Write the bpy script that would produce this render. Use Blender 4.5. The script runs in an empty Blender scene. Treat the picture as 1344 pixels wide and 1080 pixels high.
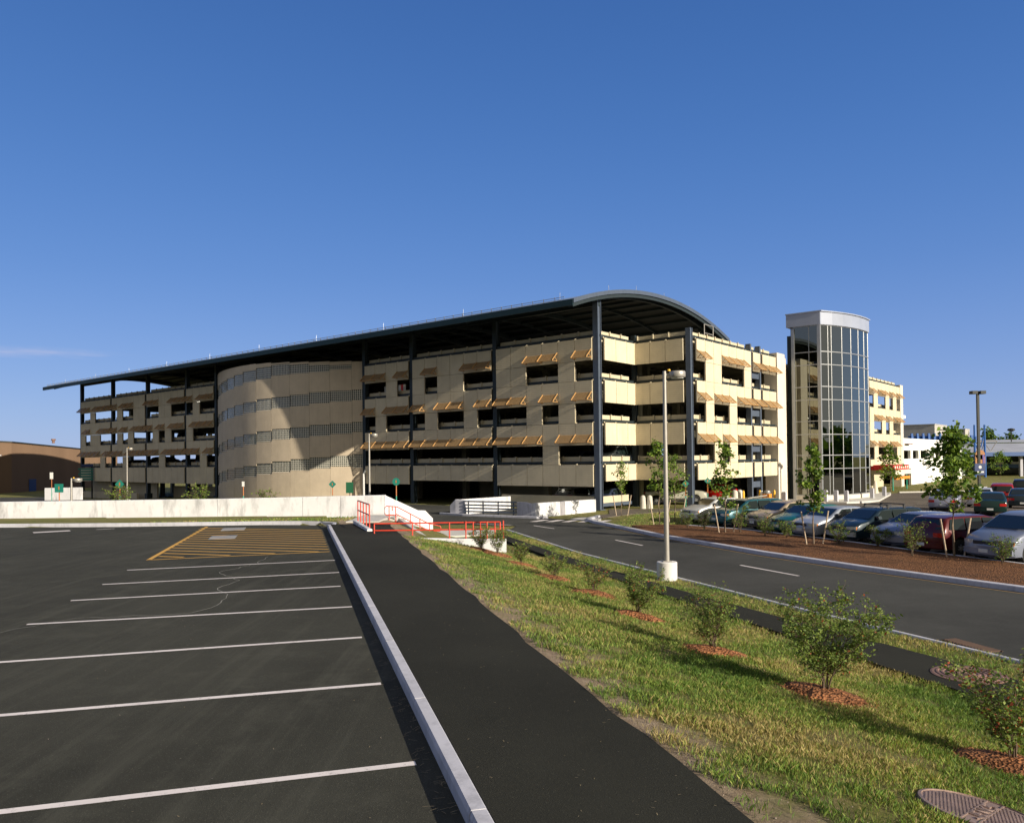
import bpy, bmesh, math, random
import numpy as np
from mathutils import Vector, Matrix, noise
R=math.radians
random.seed(7)
scn=bpy.context.scene
# ------------------------------------------------------------------ camera
cam_d=bpy.data.cameras.new('camera'); cam=bpy.data.objects.new('camera',cam_d); scn.collection.objects.link(cam)
FPX=1048.93; cam_d.sensor_width=36; cam_d.sensor_fit='HORIZONTAL'; cam_d.lens=FPX/1344*36
cam_d.shift_y=(590.85-540)/1344; cam_d.clip_start=.1; cam_d.clip_end=9000
_r,_p=-0.0113,0.0126
fw=Vector((0,math.cos(_p),math.sin(_p))); up=Vector((0,-math.sin(_p),math.cos(_p))); rt=Vector((1,0,0))
r2=math.cos(_r)*rt+math.sin(_r)*up; u2=-math.sin(_r)*rt+math.cos(_r)*up
cam.matrix_world=Matrix(((r2.x,u2.x,-fw.x,0),(r2.y,u2.y,-fw.y,0),(r2.z,u2.z,-fw.z,3.75),(0,0,0,1)))
scn.camera=cam
# ------------------------------------------------------------------ light
SUN_AZ,SUN_EL=132.0,19.5
wd=bpy.data.worlds.new('World'); scn.world=wd; wd.use_nodes=True
nt=wd.node_tree; nt.nodes.clear()
sky=nt.nodes.new('ShaderNodeTexSky'); sky.sky_type='NISHITA'; sky.sun_disc=False
sky.sun_elevation=R(SUN_EL); sky.sun_rotation=R(SUN_AZ); sky.air_density=1.0; sky.dust_density=0.25; sky.ozone_density=3.5
bg=nt.nodes.new('ShaderNodeBackground'); bg.inputs[1].default_value=0.069
wo=nt.nodes.new('ShaderNodeOutputWorld')
tc=nt.nodes.new('ShaderNodeTexCoord'); sx_=nt.nodes.new('ShaderNodeSeparateXYZ'); nt.links.new(tc.outputs['Generated'],sx_.inputs[0])
rp=nt.nodes.new('ShaderNodeValToRGB'); rp.color_ramp.interpolation='B_SPLINE'; nt.links.new(sx_.outputs[2],rp.inputs[0])
el=rp.color_ramp.elements; el[0].position=0; el[0].color=(.36,.49,.84,1); el[1].position=1; el[1].color=(.028,.095,.36,1)
for ps,cl in ((.10,(.225,.375,.80,1)),(.22,(.115,.275,.70,1)),(.38,(.062,.195,.57,1)),(.55,(.038,.135,.44,1))):
    e_=el.new(ps); e_.color=cl
gm_=nt.nodes.new('ShaderNodeVectorMath'); gm_.operation='SCALE'; gm_.inputs['Scale'].default_value=9.0; nt.links.new(rp.outputs[0],gm_.inputs[0])
# thin wisp of cloud low in the north-west sky
mp_=nt.nodes.new('ShaderNodeMapping'); mp_.inputs['Scale'].default_value=(1,1,9); nt.links.new(tc.outputs['Generated'],mp_.inputs[0])
cn=nt.nodes.new('ShaderNodeTexNoise'); cn.inputs['Scale'].default_value=14; cn.inputs['Detail'].default_value=6; nt.links.new(mp_.outputs[0],cn.inputs['Vector'])
dv=nt.nodes.new('ShaderNodeVectorMath'); dv.operation='DISTANCE'; mq=nt.nodes.new('ShaderNodeMapping'); mq.inputs['Scale'].default_value=(1,1,14); nt.links.new(tc.outputs['Generated'],mq.inputs[0])
nt.links.new(mq.outputs[0],dv.inputs[0]); dv.inputs[1].default_value=(-.51,.85,.121*14)
cr=nt.nodes.new('ShaderNodeMapRange'); cr.inputs[1].default_value=.11; cr.inputs[2].default_value=.0; nt.links.new(dv.outputs['Value'],cr.inputs[0])
cr2=nt.nodes.new('ShaderNodeMapRange'); cr2.inputs[1].default_value=.40; cr2.inputs[2].default_value=.62; nt.links.new(cn.outputs[0],cr2.inputs[0])
cm=nt.nodes.new('ShaderNodeMath'); cm.operation='MULTIPLY'; nt.links.new(cr.outputs[0],cm.inputs[0]); nt.links.new(cr2.outputs[0],cm.inputs[1])
cm2=nt.nodes.new('ShaderNodeMath'); cm2.operation='MULTIPLY'; cm2.inputs[1].default_value=.32; nt.links.new(cm.outputs[0],cm2.inputs[0])
mxs=nt.nodes.new('ShaderNodeMix'); mxs.data_type='RGBA'; mxs.inputs[0].default_value=.8; nt.links.new(sky.outputs[0],mxs.inputs[6]); nt.links.new(gm_.outputs[0],mxs.inputs[7])
mxc=nt.nodes.new('ShaderNodeMix'); mxc.data_type='RGBA'; nt.links.new(cm2.outputs[0],mxc.inputs[0]); nt.links.new(mxs.outputs[2],mxc.inputs[6]); mxc.inputs[7].default_value=(7.2,6.4,7.2,1)
# pale warm tint added to the unseen sky overhead and behind, warms shaded facade
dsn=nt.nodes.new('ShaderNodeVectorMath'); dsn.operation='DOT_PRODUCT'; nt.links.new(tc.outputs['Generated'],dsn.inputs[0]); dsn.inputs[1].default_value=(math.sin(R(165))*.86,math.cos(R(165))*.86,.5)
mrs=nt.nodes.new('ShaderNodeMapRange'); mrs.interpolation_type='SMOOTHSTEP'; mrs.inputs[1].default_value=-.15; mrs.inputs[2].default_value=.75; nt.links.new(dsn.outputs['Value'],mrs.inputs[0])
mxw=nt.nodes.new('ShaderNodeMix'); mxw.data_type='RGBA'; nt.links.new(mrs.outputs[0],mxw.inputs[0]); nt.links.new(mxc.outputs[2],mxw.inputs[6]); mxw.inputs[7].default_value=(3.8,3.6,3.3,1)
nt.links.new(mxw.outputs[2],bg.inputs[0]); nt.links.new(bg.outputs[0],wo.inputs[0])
sl=bpy.data.lights.new('sun','SUN'); sl.energy=5.0; sl.angle=R(.5); sl.color=(1,.90,.74)
so=bpy.data.objects.new('sun',sl); scn.collection.objects.link(so)
sdir=Vector((math.sin(R(SUN_AZ))*math.cos(R(SUN_EL)),math.cos(R(SUN_AZ))*math.cos(R(SUN_EL)),math.sin(R(SUN_EL))))
so.rotation_euler=sdir.to_track_quat('Z','Y').to_euler(); so.location=(60,-60,60)
scn.view_settings.view_transform='Standard'; scn.view_settings.look='None'; scn.view_settings.exposure=0.6; scn.view_settings.gamma=1
scn.render.engine='CYCLES'; scn.cycles.max_bounces=6; scn.cycles.transparent_max_bounces=12
scn.render.resolution_x=1024; scn.render.resolution_y=822

# ------------------------------------------------------------------ helpers
def link(o): scn.collection.objects.link(o); return o
def tag(o,label=None,cat=None,group=None,kind=None):
    if label: o['label']=label
    if cat: o['category']=cat
    if group: o['group']=group
    if kind: o['kind']=kind
    return o
def thing(name,label,cat,loc=(0,0,0),rz=0,group=None):
    o=bpy.data.objects.new(name,None); link(o); o.location=loc; o.rotation_euler=(0,0,rz); o.empty_display_size=.2
    return tag(o,label,cat,group)
def dup(root,loc,rz,label,group=None,scale=None):
    c=root.copy(); link(c); c.location=loc; c.rotation_euler=(0,0,rz)
    if scale: c.scale=(scale,)*3
    c['label']=label
    if group: c['group']=group
    for ch in root.children:
        d=ch.copy(); link(d); d.parent=c
        for g in ch.children:
            e=g.copy(); link(e); e.parent=d
    return c
class MB:
    def __init__(s): s.v=[];s.f=[];s.m=[];s.uv={}
    def add(s,vs,fs,m=0):
        n=len(s.v); s.v+=[tuple(v) for v in vs]
        for f in fs: s.f.append(tuple(n+i for i in f)); s.m.append(m)
        return s
    def box(s,x0,x1,y0,y1,z0,z1,m=0):
        x0,x1=min(x0,x1),max(x0,x1);y0,y1=min(y0,y1),max(y0,y1);z0,z1=min(z0,z1),max(z0,z1)
        return s.add([(x0,y0,z0),(x1,y0,z0),(x1,y1,z0),(x0,y1,z0),(x0,y0,z1),(x1,y0,z1),(x1,y1,z1),(x0,y1,z1)],
          [(0,3,2,1),(4,5,6,7),(0,1,5,4),(1,2,6,5),(2,3,7,6),(3,0,4,7)],m)
    def obox(s,P,a,n,s0,s1,d0,d1,z0,z1,m=0):
        pts=[]
        for z in (z0,z1):
            for (q,d) in ((s0,d0),(s1,d0),(s1,d1),(s0,d1)):
                pts.append((P[0]+a[0]*q+n[0]*d,P[1]+a[1]*q+n[1]*d,z))
        fs=[(0,3,2,1),(4,5,6,7),(0,1,5,4),(1,2,6,5),(2,3,7,6),(3,0,4,7)]
        if a[0]*n[1]-a[1]*n[0]<0: fs=[f[::-1] for f in fs]
        return s.add(pts,fs,m)
    def prism(s,poly,z0,z1,m=0):
        A=sum(poly[i][0]*poly[(i+1)%len(poly)][1]-poly[(i+1)%len(poly)][0]*poly[i][1] for i in range(len(poly)))
        if A<0: poly=poly[::-1]
        n=len(poly); f0=(lambda p:z0(p)) if callable(z0) else (lambda p:z0); f1=(lambda p:z1(p)) if callable(z1) else (lambda p:z1)
        vs=[(p[0],p[1],f0(p)) for p in poly]+[(p[0],p[1],f1(p)) for p in poly]
        fs=[tuple(range(n))[::-1],tuple(range(n,2*n))]+[(i,(i+1)%n,n+(i+1)%n,n+i) for i in range(n)]
        return s.add(vs,fs,m)
    def tube(s,pts,r,n=8,m=0,cap=True):
        pts=[Vector(p) for p in pts]; rs=r if isinstance(r,(list,tuple)) else [r]*len(pts)
        base=len(s.v); vs=[];fs=[]
        ref=Vector((0,0,1))
        for i,p in enumerate(pts):
            d=(pts[min(i+1,len(pts)-1)]-pts[max(i-1,0)]).normalized()
            a=d.cross(ref)
            if a.length<.05: a=d.cross(Vector((1,0,0)))
            a.normalize(); b=d.cross(a).normalized()
            for k in range(n):
                t=2*math.pi*k/n; vs.append(p+(a*math.cos(t)+b*math.sin(t))*rs[i])
        for i in range(len(pts)-1):
            for k in range(n):
                fs.append((i*n+k,(i+1)*n+k,(i+1)*n+(k+1)%n,i*n+(k+1)%n))
        if cap:
            fs.append(tuple(range(n))); fs.append(tuple((len(pts)-1)*n+k for k in range(n))[::-1])
        return s.add(vs,fs,m)
    def lathe(s,prof,n=24,c=(0,0,0),axis='z',m=0):
        vs=[];fs=[]
        for (r,z) in prof:
            for k in range(n):
                t=2*math.pi*k/n
                if axis=='z': vs.append((c[0]+r*math.cos(t),c[1]+r*math.sin(t),c[2]+z))
                else: vs.append((c[0]+r*math.cos(t),c[1]+z,c[2]+r*math.sin(t)))
        for i in range(len(prof)-1):
            for k in range(n):
                q=(i*n+k,i*n+(k+1)%n,(i+1)*n+(k+1)%n,(i+1)*n+k)
                fs.append(q if axis=='z' else q[::-1])
        fs.append(tuple(range(n))[::-1] if axis=='z' else tuple(range(n)))
        e=tuple((len(prof)-1)*n+k for k in range(n)); fs.append(e if axis=='z' else e[::-1])
        return s.add(vs,fs,m)
    def build(s,name,mats,parent=None,smooth=None,loc=None):
        me=bpy.data.meshes.new(name); me.from_pydata(s.v,[],s.f)
        if not isinstance(mats,(list,tuple)): mats=[mats]
        for m in mats: me.materials.append(m)
        if any(s.m): me.polygons.foreach_set('material_index',s.m)
        me.validate(); me.update()
        if smooth:
            me.polygons.foreach_set('use_smooth',[True]*len(me.polygons))
            me.set_sharp_from_angle(angle=R(smooth))
        o=bpy.data.objects.new(name,me); link(o)
        if parent: o.parent=parent
        if loc: o.location=loc
        return o
# ------------------------------------------------------------------ materials
def lin(c): return tuple(((x/255)/12.92 if x/255<=.04045 else ((x/255+.055)/1.055)**2.4) for x in c)
MATS={}
class NB:
    def __init__(s,m): s.t=m.node_tree; s.n=s.t.nodes; s.l=s.t.links
    def new(s,t,**k):
        o=s.n.new(t)
        for a,b in k.items(): setattr(o,a,b)
        return o
    def lk(s,a,b): s.l.new(a,b)
    def noise(s,vec,scale,detail=4,rough=.55):
        n=s.new('ShaderNodeTexNoise'); n.inputs['Scale'].default_value=scale; n.inputs['Detail'].default_value=detail; n.inputs['Roughness'].default_value=rough
        if vec: s.lk(vec,n.inputs['Vector'])
        return n.outputs[0]
    def ramp(s,fac,a,b,ca=(0,0,0,1),cb=(1,1,1,1)):
        r=s.new('ShaderNodeValToRGB'); r.color_ramp.elements[0].position=a; r.color_ramp.elements[1].position=b
        r.color_ramp.elements[0].color=ca; r.color_ramp.elements[1].color=cb; s.lk(fac,r.inputs[0]); return r.outputs[0]
    def mix(s,fac,a,b,mode='MIX'):
        m=s.new('ShaderNodeMix',data_type='RGBA',blend_type=mode); 
        if isinstance(fac,(int,float)): m.inputs[0].default_value=fac
        else: s.lk(fac,m.inputs[0])
        for i,q in ((6,a),(7,b)):
            if isinstance(q,tuple): m.inputs[i].default_value=(*q[:3],1)
            else: s.lk(q,m.inputs[i])
        return m.outputs[2]
    def math(s,op,a,b=None):
        m=s.new('ShaderNodeMath',operation=op)
        for i,q in ((0,a),(1,b)):
            if q is None: continue
            if isinstance(q,(int,float)): m.inputs[i].default_value=q
            else: s.lk(q,m.inputs[i])
        return m.outputs[0]
    def bump(s,h,strength,dist=.01):
        b=s.new('ShaderNodeBump'); b.inputs['Strength'].default_value=strength; b.inputs['Distance'].default_value=dist; s.lk(h,b.inputs['Height'])
        s.lk(b.outputs[0],s.p.inputs['Normal'])
def base(name,col,rough=.7,metal=0,spec=.5):
    m=bpy.data.materials.new(name); m.use_nodes=True; nb=NB(m); nb.p=nb.n['Principled BSDF']
    p=nb.p; p.inputs['Base Color'].default_value=(*col,1); p.inputs['Roughness'].default_value=rough; p.inputs['Metallic'].default_value=metal
    p.inputs['Specular IOR Level'].default_value=spec
    return m,nb
def geo(nb,obj=False):
    if obj: return nb.new('ShaderNodeTexCoord').outputs['Object']
    return nb.new('ShaderNodeNewGeometry').outputs['Position']
def M(name,col,rough=.7,metal=0,spec=.5,var=.12,scale=3.,bump=0,bscale=60,stretch=None):
    if name in MATS: return MATS[name]
    m,nb=base(name,col,rough,metal,spec)
    g=geo(nb,True)
    if stretch:
        mp=nb.new('ShaderNodeMapping'); mp.inputs['Scale'].default_value=stretch; nb.lk(g,mp.inputs[0]); g=mp.outputs[0]
    if var:
        n=nb.noise(g,scale,5,.6)
        c=nb.mix(nb.ramp(n,.3,.7),tuple(x*(1-var) for x in col),tuple(min(1,x*(1+var)) for x in col))
        nb.lk(c,nb.p.inputs['Base Color'])
    if bump:
        nb.bump(nb.noise(g,bscale,3),bump,.01)
    MATS[name]=m; return m
def emis(name,col,st):
    m=bpy.data.materials.new(name); m.use_nodes=True; p=m.node_tree.nodes['Principled BSDF']
    p.inputs['Base Color'].default_value=(*col,1); p.inputs['Emission Color'].default_value=(*col,1); p.inputs['Emission Strength'].default_value=st; return m
def asphalt(name,col,worn=.5,streak=False):
    m,nb=base(name,col,.95,0,.12); g=geo(nb)
    fine=nb.noise(g,70,4,.8); mid=nb.noise(g,2.2,5,.6); big=nb.noise(g,.22,4,.6)
    c=nb.mix(nb.ramp(big,.35,.68),tuple(x*.78 for x in col),tuple(x*1.25 for x in col))
    c=nb.mix(nb.math('MULTIPLY',nb.ramp(mid,.45,.75),.35*worn),c,tuple(x*1.7 for x in col))
    c=nb.mix(nb.math('MULTIPLY',nb.ramp(fine,.58,.70),.8),c,tuple(min(1,x*3.6) for x in col))
    c=nb.mix(nb.ramp(fine,.3,.42,(1,1,1,1),(0,0,0,1)),c,tuple(x*.5 for x in col))
    if streak:
        mp=nb.new('ShaderNodeMapping'); mp.inputs['Rotation'].default_value=(0,0,R(-15.1)); mp.inputs['Scale'].default_value=(2.6,.12,1); nb.lk(g,mp.inputs[0])
        st=nb.noise(mp.outputs[0],1.3,6,.7)
        c=nb.mix(nb.math('MULTIPLY',nb.ramp(st,.50,.70),.5),c,tuple(x*1.9 for x in col))
        for cx_,cy_,r_ in ((-17.,30.,4.2),(-15.5,24.,6.5),(-19,33,2.6)):
            d_=nb.new('ShaderNodeVectorMath',operation='DISTANCE'); nb.lk(g,d_.inputs[0]); d_.inputs[1].default_value=(cx_,cy_,.89)
            a_=nb.math('ABSOLUTE',nb.math('SUBTRACT',nb.math('ADD',d_.outputs['Value'],nb.math('MULTIPLY',nb.noise(g,.4,2),.8)),r_))
            c=nb.mix(nb.math('MULTIPLY',nb.math('MULTIPLY',nb.ramp(a_,.05,.16,(1,1,1,1),(0,0,0,1)),nb.ramp(mid,.4,.6)),.32),c,tuple(x*2.1 for x in col))
        oil=nb.ramp(nb.noise(g,1.6,6,.8),.66,.76); c=nb.mix(nb.math('MULTIPLY',oil,.6),c,tuple(x*.45 for x in col))
        dust=nb.ramp(nb.noise(g,.6,7,.75),.52,.72); c=nb.mix(nb.math('MULTIPLY',dust,.42),c,tuple(x*2.3 for x in col))
    nb.lk(c,nb.p.inputs['Base Color']); nb.bump(fine,.5,.012)
    return m
mLot=asphalt('lot_asphalt',(.041,.0405,.032),.6,True)
mPath=asphalt('path_asphalt',(.025,.0248,.019),.3)
mRoad=asphalt('road_asphalt',(.055,.055,.050),.5)
mPark=asphalt('parking_asphalt',(.115,.098,.080),.6)
def paint(name,col):
    m,nb=base(name,col,.75); g=geo(nb)
    w=nb.ramp(nb.noise(g,14,6,.8),.55,.68); 
    c=nb.mix(nb.math('MULTIPLY',w,.75),col,(.10,.095,.085)); c=nb.mix(nb.math('MULTIPLY',nb.ramp(nb.noise(g,1.2,4),.35,.7),.25),c,tuple(x*.55 for x in col))
    nb.lk(c,nb.p.inputs['Base Color']); return m
mWhiteP=paint('white_road_paint',(.72,.66,.64)); mYelP=paint('yellow_road_paint',(.62,.34,.05))
def concrete(name,col,stain=.4,scale=1.,joints=0):
    m,nb=base(name,col,.88,0,.3); g=geo(nb,True)
    mp=nb.new('ShaderNodeMapping'); mp.inputs['Scale'].default_value=(1,1,.28); nb.lk(g,mp.inputs[0])
    n1=nb.noise(mp.outputs[0],1.1*scale,7,.68); n2=nb.noise(g,30,4,.6); n3=nb.noise(g,.35*scale,4,.6)
    c=nb.mix(nb.ramp(n3,.35,.65),tuple(x*.86 for x in col),col)
    c=nb.mix(nb.math('MULTIPLY',nb.ramp(n1,.50,.70),stain),c,tuple(x*.42 for x in col))
    c=nb.mix(nb.math('MULTIPLY',nb.ramp(n2,.5,.8),.25),c,tuple(x*.7 for x in col))
    nb.lk(c,nb.p.inputs['Base Color']); nb.bump(n2,.25,.006); return m
mWall=concrete('white_concrete',(.68,.68,.70),.9,1.6); mKerb=concrete('granite_kerb',(.49,.49,.54),.5,4); mSlab=concrete('concrete_slab',(.55,.53,.49),.25)
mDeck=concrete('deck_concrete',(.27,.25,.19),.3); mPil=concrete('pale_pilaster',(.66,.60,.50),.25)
def panelmat(name,col,rib=True):
    m,nb=base(name,col,.8,0,.3); g=geo(nb,True)
    n1=nb.noise(g,.8,6,.65); n2=nb.noise(g,5,4)
    c=nb.mix(nb.ramp(n1,.3,.7),tuple(x*.88 for x in col),tuple(x*1.05 for x in col)); c=nb.mix(nb.math('MULTIPLY',nb.ramp(n2,.5,.8),.18),c,tuple(x*.72 for x in col))
    mp=nb.new('ShaderNodeMapping'); mp.inputs['Scale'].default_value=(2.6,2.6,.16); nb.lk(g,mp.inputs[0]); st=nb.noise(mp.outputs[0],1.2,6,.7)
    c=nb.mix(nb.math('MULTIPLY',nb.ramp(st,.52,.76),.34),c,tuple(x*.62 for x in col))
    sx=nb.new('ShaderNodeSeparateXYZ'); nb.lk(g,sx.inputs[0])
    cxy=nb.new('ShaderNodeCombineXYZ'); nb.lk(nb.math('FLOOR',nb.math('DIVIDE',nb.math('ADD',sx.outputs[0],.26),1.58)),cxy.inputs[0]); nb.lk(nb.math('FLOOR',nb.math('DIVIDE',nb.math('ADD',sx.outputs[1],.5),1.45)),cxy.inputs[1]); nb.lk(nb.math('FLOOR',nb.math('DIVIDE',sx.outputs[2],3.14)),cxy.inputs[2])
    wn=nb.new('ShaderNodeTexWhiteNoise'); nb.lk(cxy.outputs[0],wn.inputs['Vector'])
    if rib: c=nb.mix(nb.math('MULTIPLY',wn.outputs['Value'],.16),c,tuple(x*.62 for x in col))
    nb.lk(c,nb.p.inputs['Base Color'])
    w=nb.math('SINE',nb.math('MULTIPLY',sx.outputs[2],2*math.pi/.15))
    if rib: nb.bump(w,.16,.012)
    return m
mPanel=panelmat('cream_panel',(.62,.54,.385)); mCurve=panelmat('tan_precast',(.58,.485,.36),False)
mStrip=panelmat('cream_parapet',(.52,.46,.33),False)
mSteel=M('blue_grey_steel',(.012,.022,.026),.6,0,.5,.15)
mFascia=M('teal_fascia',(.010,.030,.036),.55,0,.3,.1)
mSteelL=M('grey_blue_steel',(.07,.088,.12),.4,0,.5,.1)
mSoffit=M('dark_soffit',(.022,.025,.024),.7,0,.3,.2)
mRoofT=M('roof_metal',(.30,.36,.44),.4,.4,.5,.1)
mAwn=M('ochre_mesh',(.40,.26,.125),.55,0,.4,.15,8)
_t=mAwn.node_tree; _tr=_t.nodes.new('ShaderNodeBsdfTransparent'); _mx=_t.nodes.new('ShaderNodeMixShader'); _mx.inputs[0].default_value=.60
_o=[n for n in _t.nodes if n.type=='OUTPUT_MATERIAL'][0]; _t.links.new(_tr.outputs[0],_mx.inputs[1]); _t.links.new(_t.nodes['Principled BSDF'].outputs[0],_mx.inputs[2]); _t.links.new(_mx.outputs[0],_o.inputs[0])
mAwnB=M('ochre_bracket',(.46,.26,.10),.5,0,.4,.05)
mSeam=M('dark_joint',(.05,.045,.035),.9)
mAlu=M('pale_aluminium',(.36,.37,.38),.35,.5,.5,.06)
mCap=M('silver_cladding',(.31,.34,.42),.4,.12,.5,.06,.7)
mPole=M('grey_pole_metal',(.34,.32,.29),.45,.4,.5,.1)
mDarkPole=M('dark_bronze_metal',(.014,.016,.014),.5,.2)
mRed=M('red_painted_steel',(.56,.045,.02),.45,0,.5,.12,6)
mRubber=M('tyre_rubber',(.018,.018,.018),.85,0,.3,.1)
mRim=M('wheel_rim_metal',(.42,.42,.44),.3,.8,.5,.1)
mDark=M('black_trim',(.012,.012,.014),.5,0,.5,0)
mYellow=M('yellow_paint',(.75,.42,.03),.5); mOrange=M('orange_paint',(.72,.24,.02),.5)
mSignG=M('green_sign',(.01,.16,.12),.45,0,.5,.05); mGreenPost=M('green_post',(.02,.28,.2),.5,0,.5,.05)
mSignO=M('orange_sign',(.42,.13,.03),.5,0,.5,.05); mSignW=M('white_sign',(.62,.62,.60),.5,0,.5,.05); mSignB=M('blue_sign',(.01,.03,.12),.45,0,.5,.05)
mBlue=M('blue_painted_steel',(.02,.10,.34),.45); mBrown=M('brown_cladding',(.15,.095,.06),.8,0,.3,.12,.3,stretch=(1,1,.1))
mWhiteB=panelmat('white_render',(.80,.79,.74),False); mGreyB=panelmat('grey_render',(.42,.40,.37),False)
mWood=M('stake_wood',(.42,.33,.24),.85,0,.3,.2,20); mBark=M('tree_bark',(.16,.12,.085),.9,0,.3,.3,20,.4)
mTwig=M('shrub_twig',(.11,.08,.055),.9,0,.3,.25,30)
mRust=M('rusty_iron',(.22,.13,.10),.7,.3,.4,.3,12,.3)
def leafm(name,col,tr=.35):
    m=bpy.data.materials.new(name); m.use_nodes=True; nb=NB(m); nb.n.clear()
    out=nb.new('ShaderNodeOutputMaterial'); d=nb.new('ShaderNodeBsdfPrincipled'); t=nb.new('ShaderNodeBsdfTranslucent'); mx=nb.new('ShaderNodeMixShader')
    g=nb.new('ShaderNodeNewGeometry'); n=nb.noise(g.outputs['Position'],9,2)
    c=nb.mix(nb.ramp(n,.35,.65),tuple(x*.7 for x in col),tuple(x*1.3 for x in col))
    nb.lk(c,d.inputs['Base Color']); d.inputs['Roughness'].default_value=.6; d.inputs['Specular IOR Level'].default_value=.25
    nb.lk(nb.mix(1.,c,(1.,1.0,.45),'MULTIPLY'),t.inputs[0]); mx.inputs[0].default_value=tr
    nb.lk(d.outputs[0],mx.inputs[1]); nb.lk(t.outputs[0],mx.inputs[2]); nb.lk(mx.outputs[0],out.inputs[0]); return m
LG=[leafm('leaf_mid',(.11,.19,.03)),leafm('leaf_light',(.21,.30,.045)),leafm('leaf_dark',(.045,.09,.018))]
LS=[leafm('shrub_leaf',(.12,.18,.04)),leafm('shrub_leaf_light',(.21,.27,.06)),leafm('shrub_leaf_red',(.30,.07,.03))]
GB=[leafm('grass_green',(.15,.235,.045),.35),leafm('grass_light',(.27,.32,.075),.35),leafm('grass_straw',(.36,.29,.12),.3),leafm('grass_dark',(.085,.155,.03),.3)]
def mulch(name='mulch',a=(.06,.03,.017),b=(.26,.125,.06)):
    m,nb=base(name,(.2,.09,.04),.95,0,.1); g=geo(nb)
    v=nb.new('ShaderNodeTexVoronoi'); v.inputs['Scale'].default_value=26; nb.lk(g,v.inputs['Vector'])
    n=nb.noise(g,1.2,4,.6); sp=nb.new('ShaderNodeSeparateColor'); nb.lk(v.outputs['Color'],sp.inputs[0])
    c=nb.mix(sp.outputs[0],a,b); c=nb.mix(nb.math('MULTIPLY',nb.ramp(n,.45,.7),.5),c,(.07,.042,.026))
    nb.lk(c,nb.p.inputs['Base Color']); nb.bump(v.outputs['Distance'],.9,.04); return m
mMulch=mulch(); mMulchR=mulch('red_mulch',(.12,.05,.025),(.42,.18,.08))
# thin see-through glass with strong reflection
def glass(name,tint,refl=.35,ref_col=(.9,.95,1)):
    m=bpy.data.materials.new(name); m.use_nodes=True; nb=NB(m); nb.n.clear()
    out=nb.new('ShaderNodeOutputMaterial'); t=nb.new('ShaderNodeBsdfTransparent'); t.inputs[0].default_value=(*tint,1)
    g=nb.new('ShaderNodeBsdfGlossy'); g.inputs['Roughness'].default_value=.015; g.inputs[0].default_value=(*ref_col,1)
    lw=nb.new('ShaderNodeLayerWeight'); lw.inputs[0].default_value=.45
    f=nb.math('ADD',nb.math('MULTIPLY',lw.outputs['Facing'],.6),refl); f=nb.math('MINIMUM',f,.95)
    mx=nb.new('ShaderNodeMixShader'); nb.lk(f,mx.inputs[0]); nb.lk(t.outputs[0],mx.inputs[1]); nb.lk(g.outputs[0],mx.inputs[2]); nb.lk(mx.outputs[0],out.inputs[0]); return m
mGlass=glass('tower_glass',(.05,.058,.04),.26,(.60,.62,.54))
mCarGlass,_nb=base('car_glass',(.010,.016,.015),.05,0,.55)

# ------------------------------------------------------------------ frames of reference
KA=R(15.1); KC,KS=math.cos(KA),math.sin(KA)
def W(s,f): return (s*KC-f*KS, s*KS+f*KC)
def SF(x,y): return (x*KC+y*KS, -x*KS+y*KC)
AX,AY=6.428,59.127; GA=R(39.4704); gs,gc=math.sin(GA),math.cos(GA)      # dR=(gs,gc) dL=(-gc,gs)
def FT(t,w): return (AX-gc*t+gs*w, AY+gs*t+gc*w)
def TW(x,y): dx,dy=x-AX,y-AY; return (-gc*dx+gs*dy, gs*dx+gc*dy)
def ss(a,b,x): x=min(1,max(0,(x-a)/(b-a))); return x*x*(3-2*x)
def lerp_t(tab,x):
    if x<=tab[0][0]: return tab[0][1]
    for (a,b),(c,d) in zip(tab,tab[1:]):
        if x<=c: return b+(d-b)*(x-a)/(c-a)
    return tab[-1][1]
SP=lambda f: 3.28+max(0,f-10)*.022
SLt=[(-10,10.4),(5,10.3),(12,9.9),(27,9.3),(60,9.1)]
RLt=[(-20,13.3),(4,13.1),(11.58,12.66),(16.6,12.06),(24.3,11.43),(30.25,10.98),(43.4,11.0),(60,11.0)]
SRt=[(-20,11.9),(4,11.7),(11.1,11.35),(13.5,11.1),(18.6,10.45),(24.4,10.1),(28,9.9),(60,9.8)]
RRt=[(-20,22.5),(4,21),(13,19.9),(17.36,19.0),(22.6,17.8),(27.1,17.16),(35.1,16.6),(41.6,16.75),(44.5,16.9),(60,17.2)]
WALLY=lambda x: 41.3+(-6.6-x)*.05
def low(x,y):
    t,w=TW(x,y)
    z=-.9*ss(42,84,t)*ss(30,5,abs(w)-8 if w>0 else 0) if t>42 else 0
    z-=.35*ss(14,26,w)*ss(2,-4,t)
    return z
def H(x,y):
    s,f=SF(x,y)
    z0=low(x,y)
    if s>10.5 or y>WALLY(x)+.3: return z0
    sp=SP(f)+.02
    if f>29.3:
        if f>41: return z0
        a,b=(4.0,7.4); k=min(1,max(0,(s-a)/(b-a))); return 1.0*(1-k)+z0*k
    if s<=sp: return 1.03
    b=lerp_t(SLt,f)-.4; k=min(1,max(0,(s-sp)/(b-sp)))
    k=.75*k+.25*(k*k*(3-2*k)); bump=.035*math.sin(x*1.3+y*.7)*math.sin(x*.6-y*1.1)*math.sin(math.pi*k)
    return 1.03*(1-k)+.03*k+bump

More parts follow.
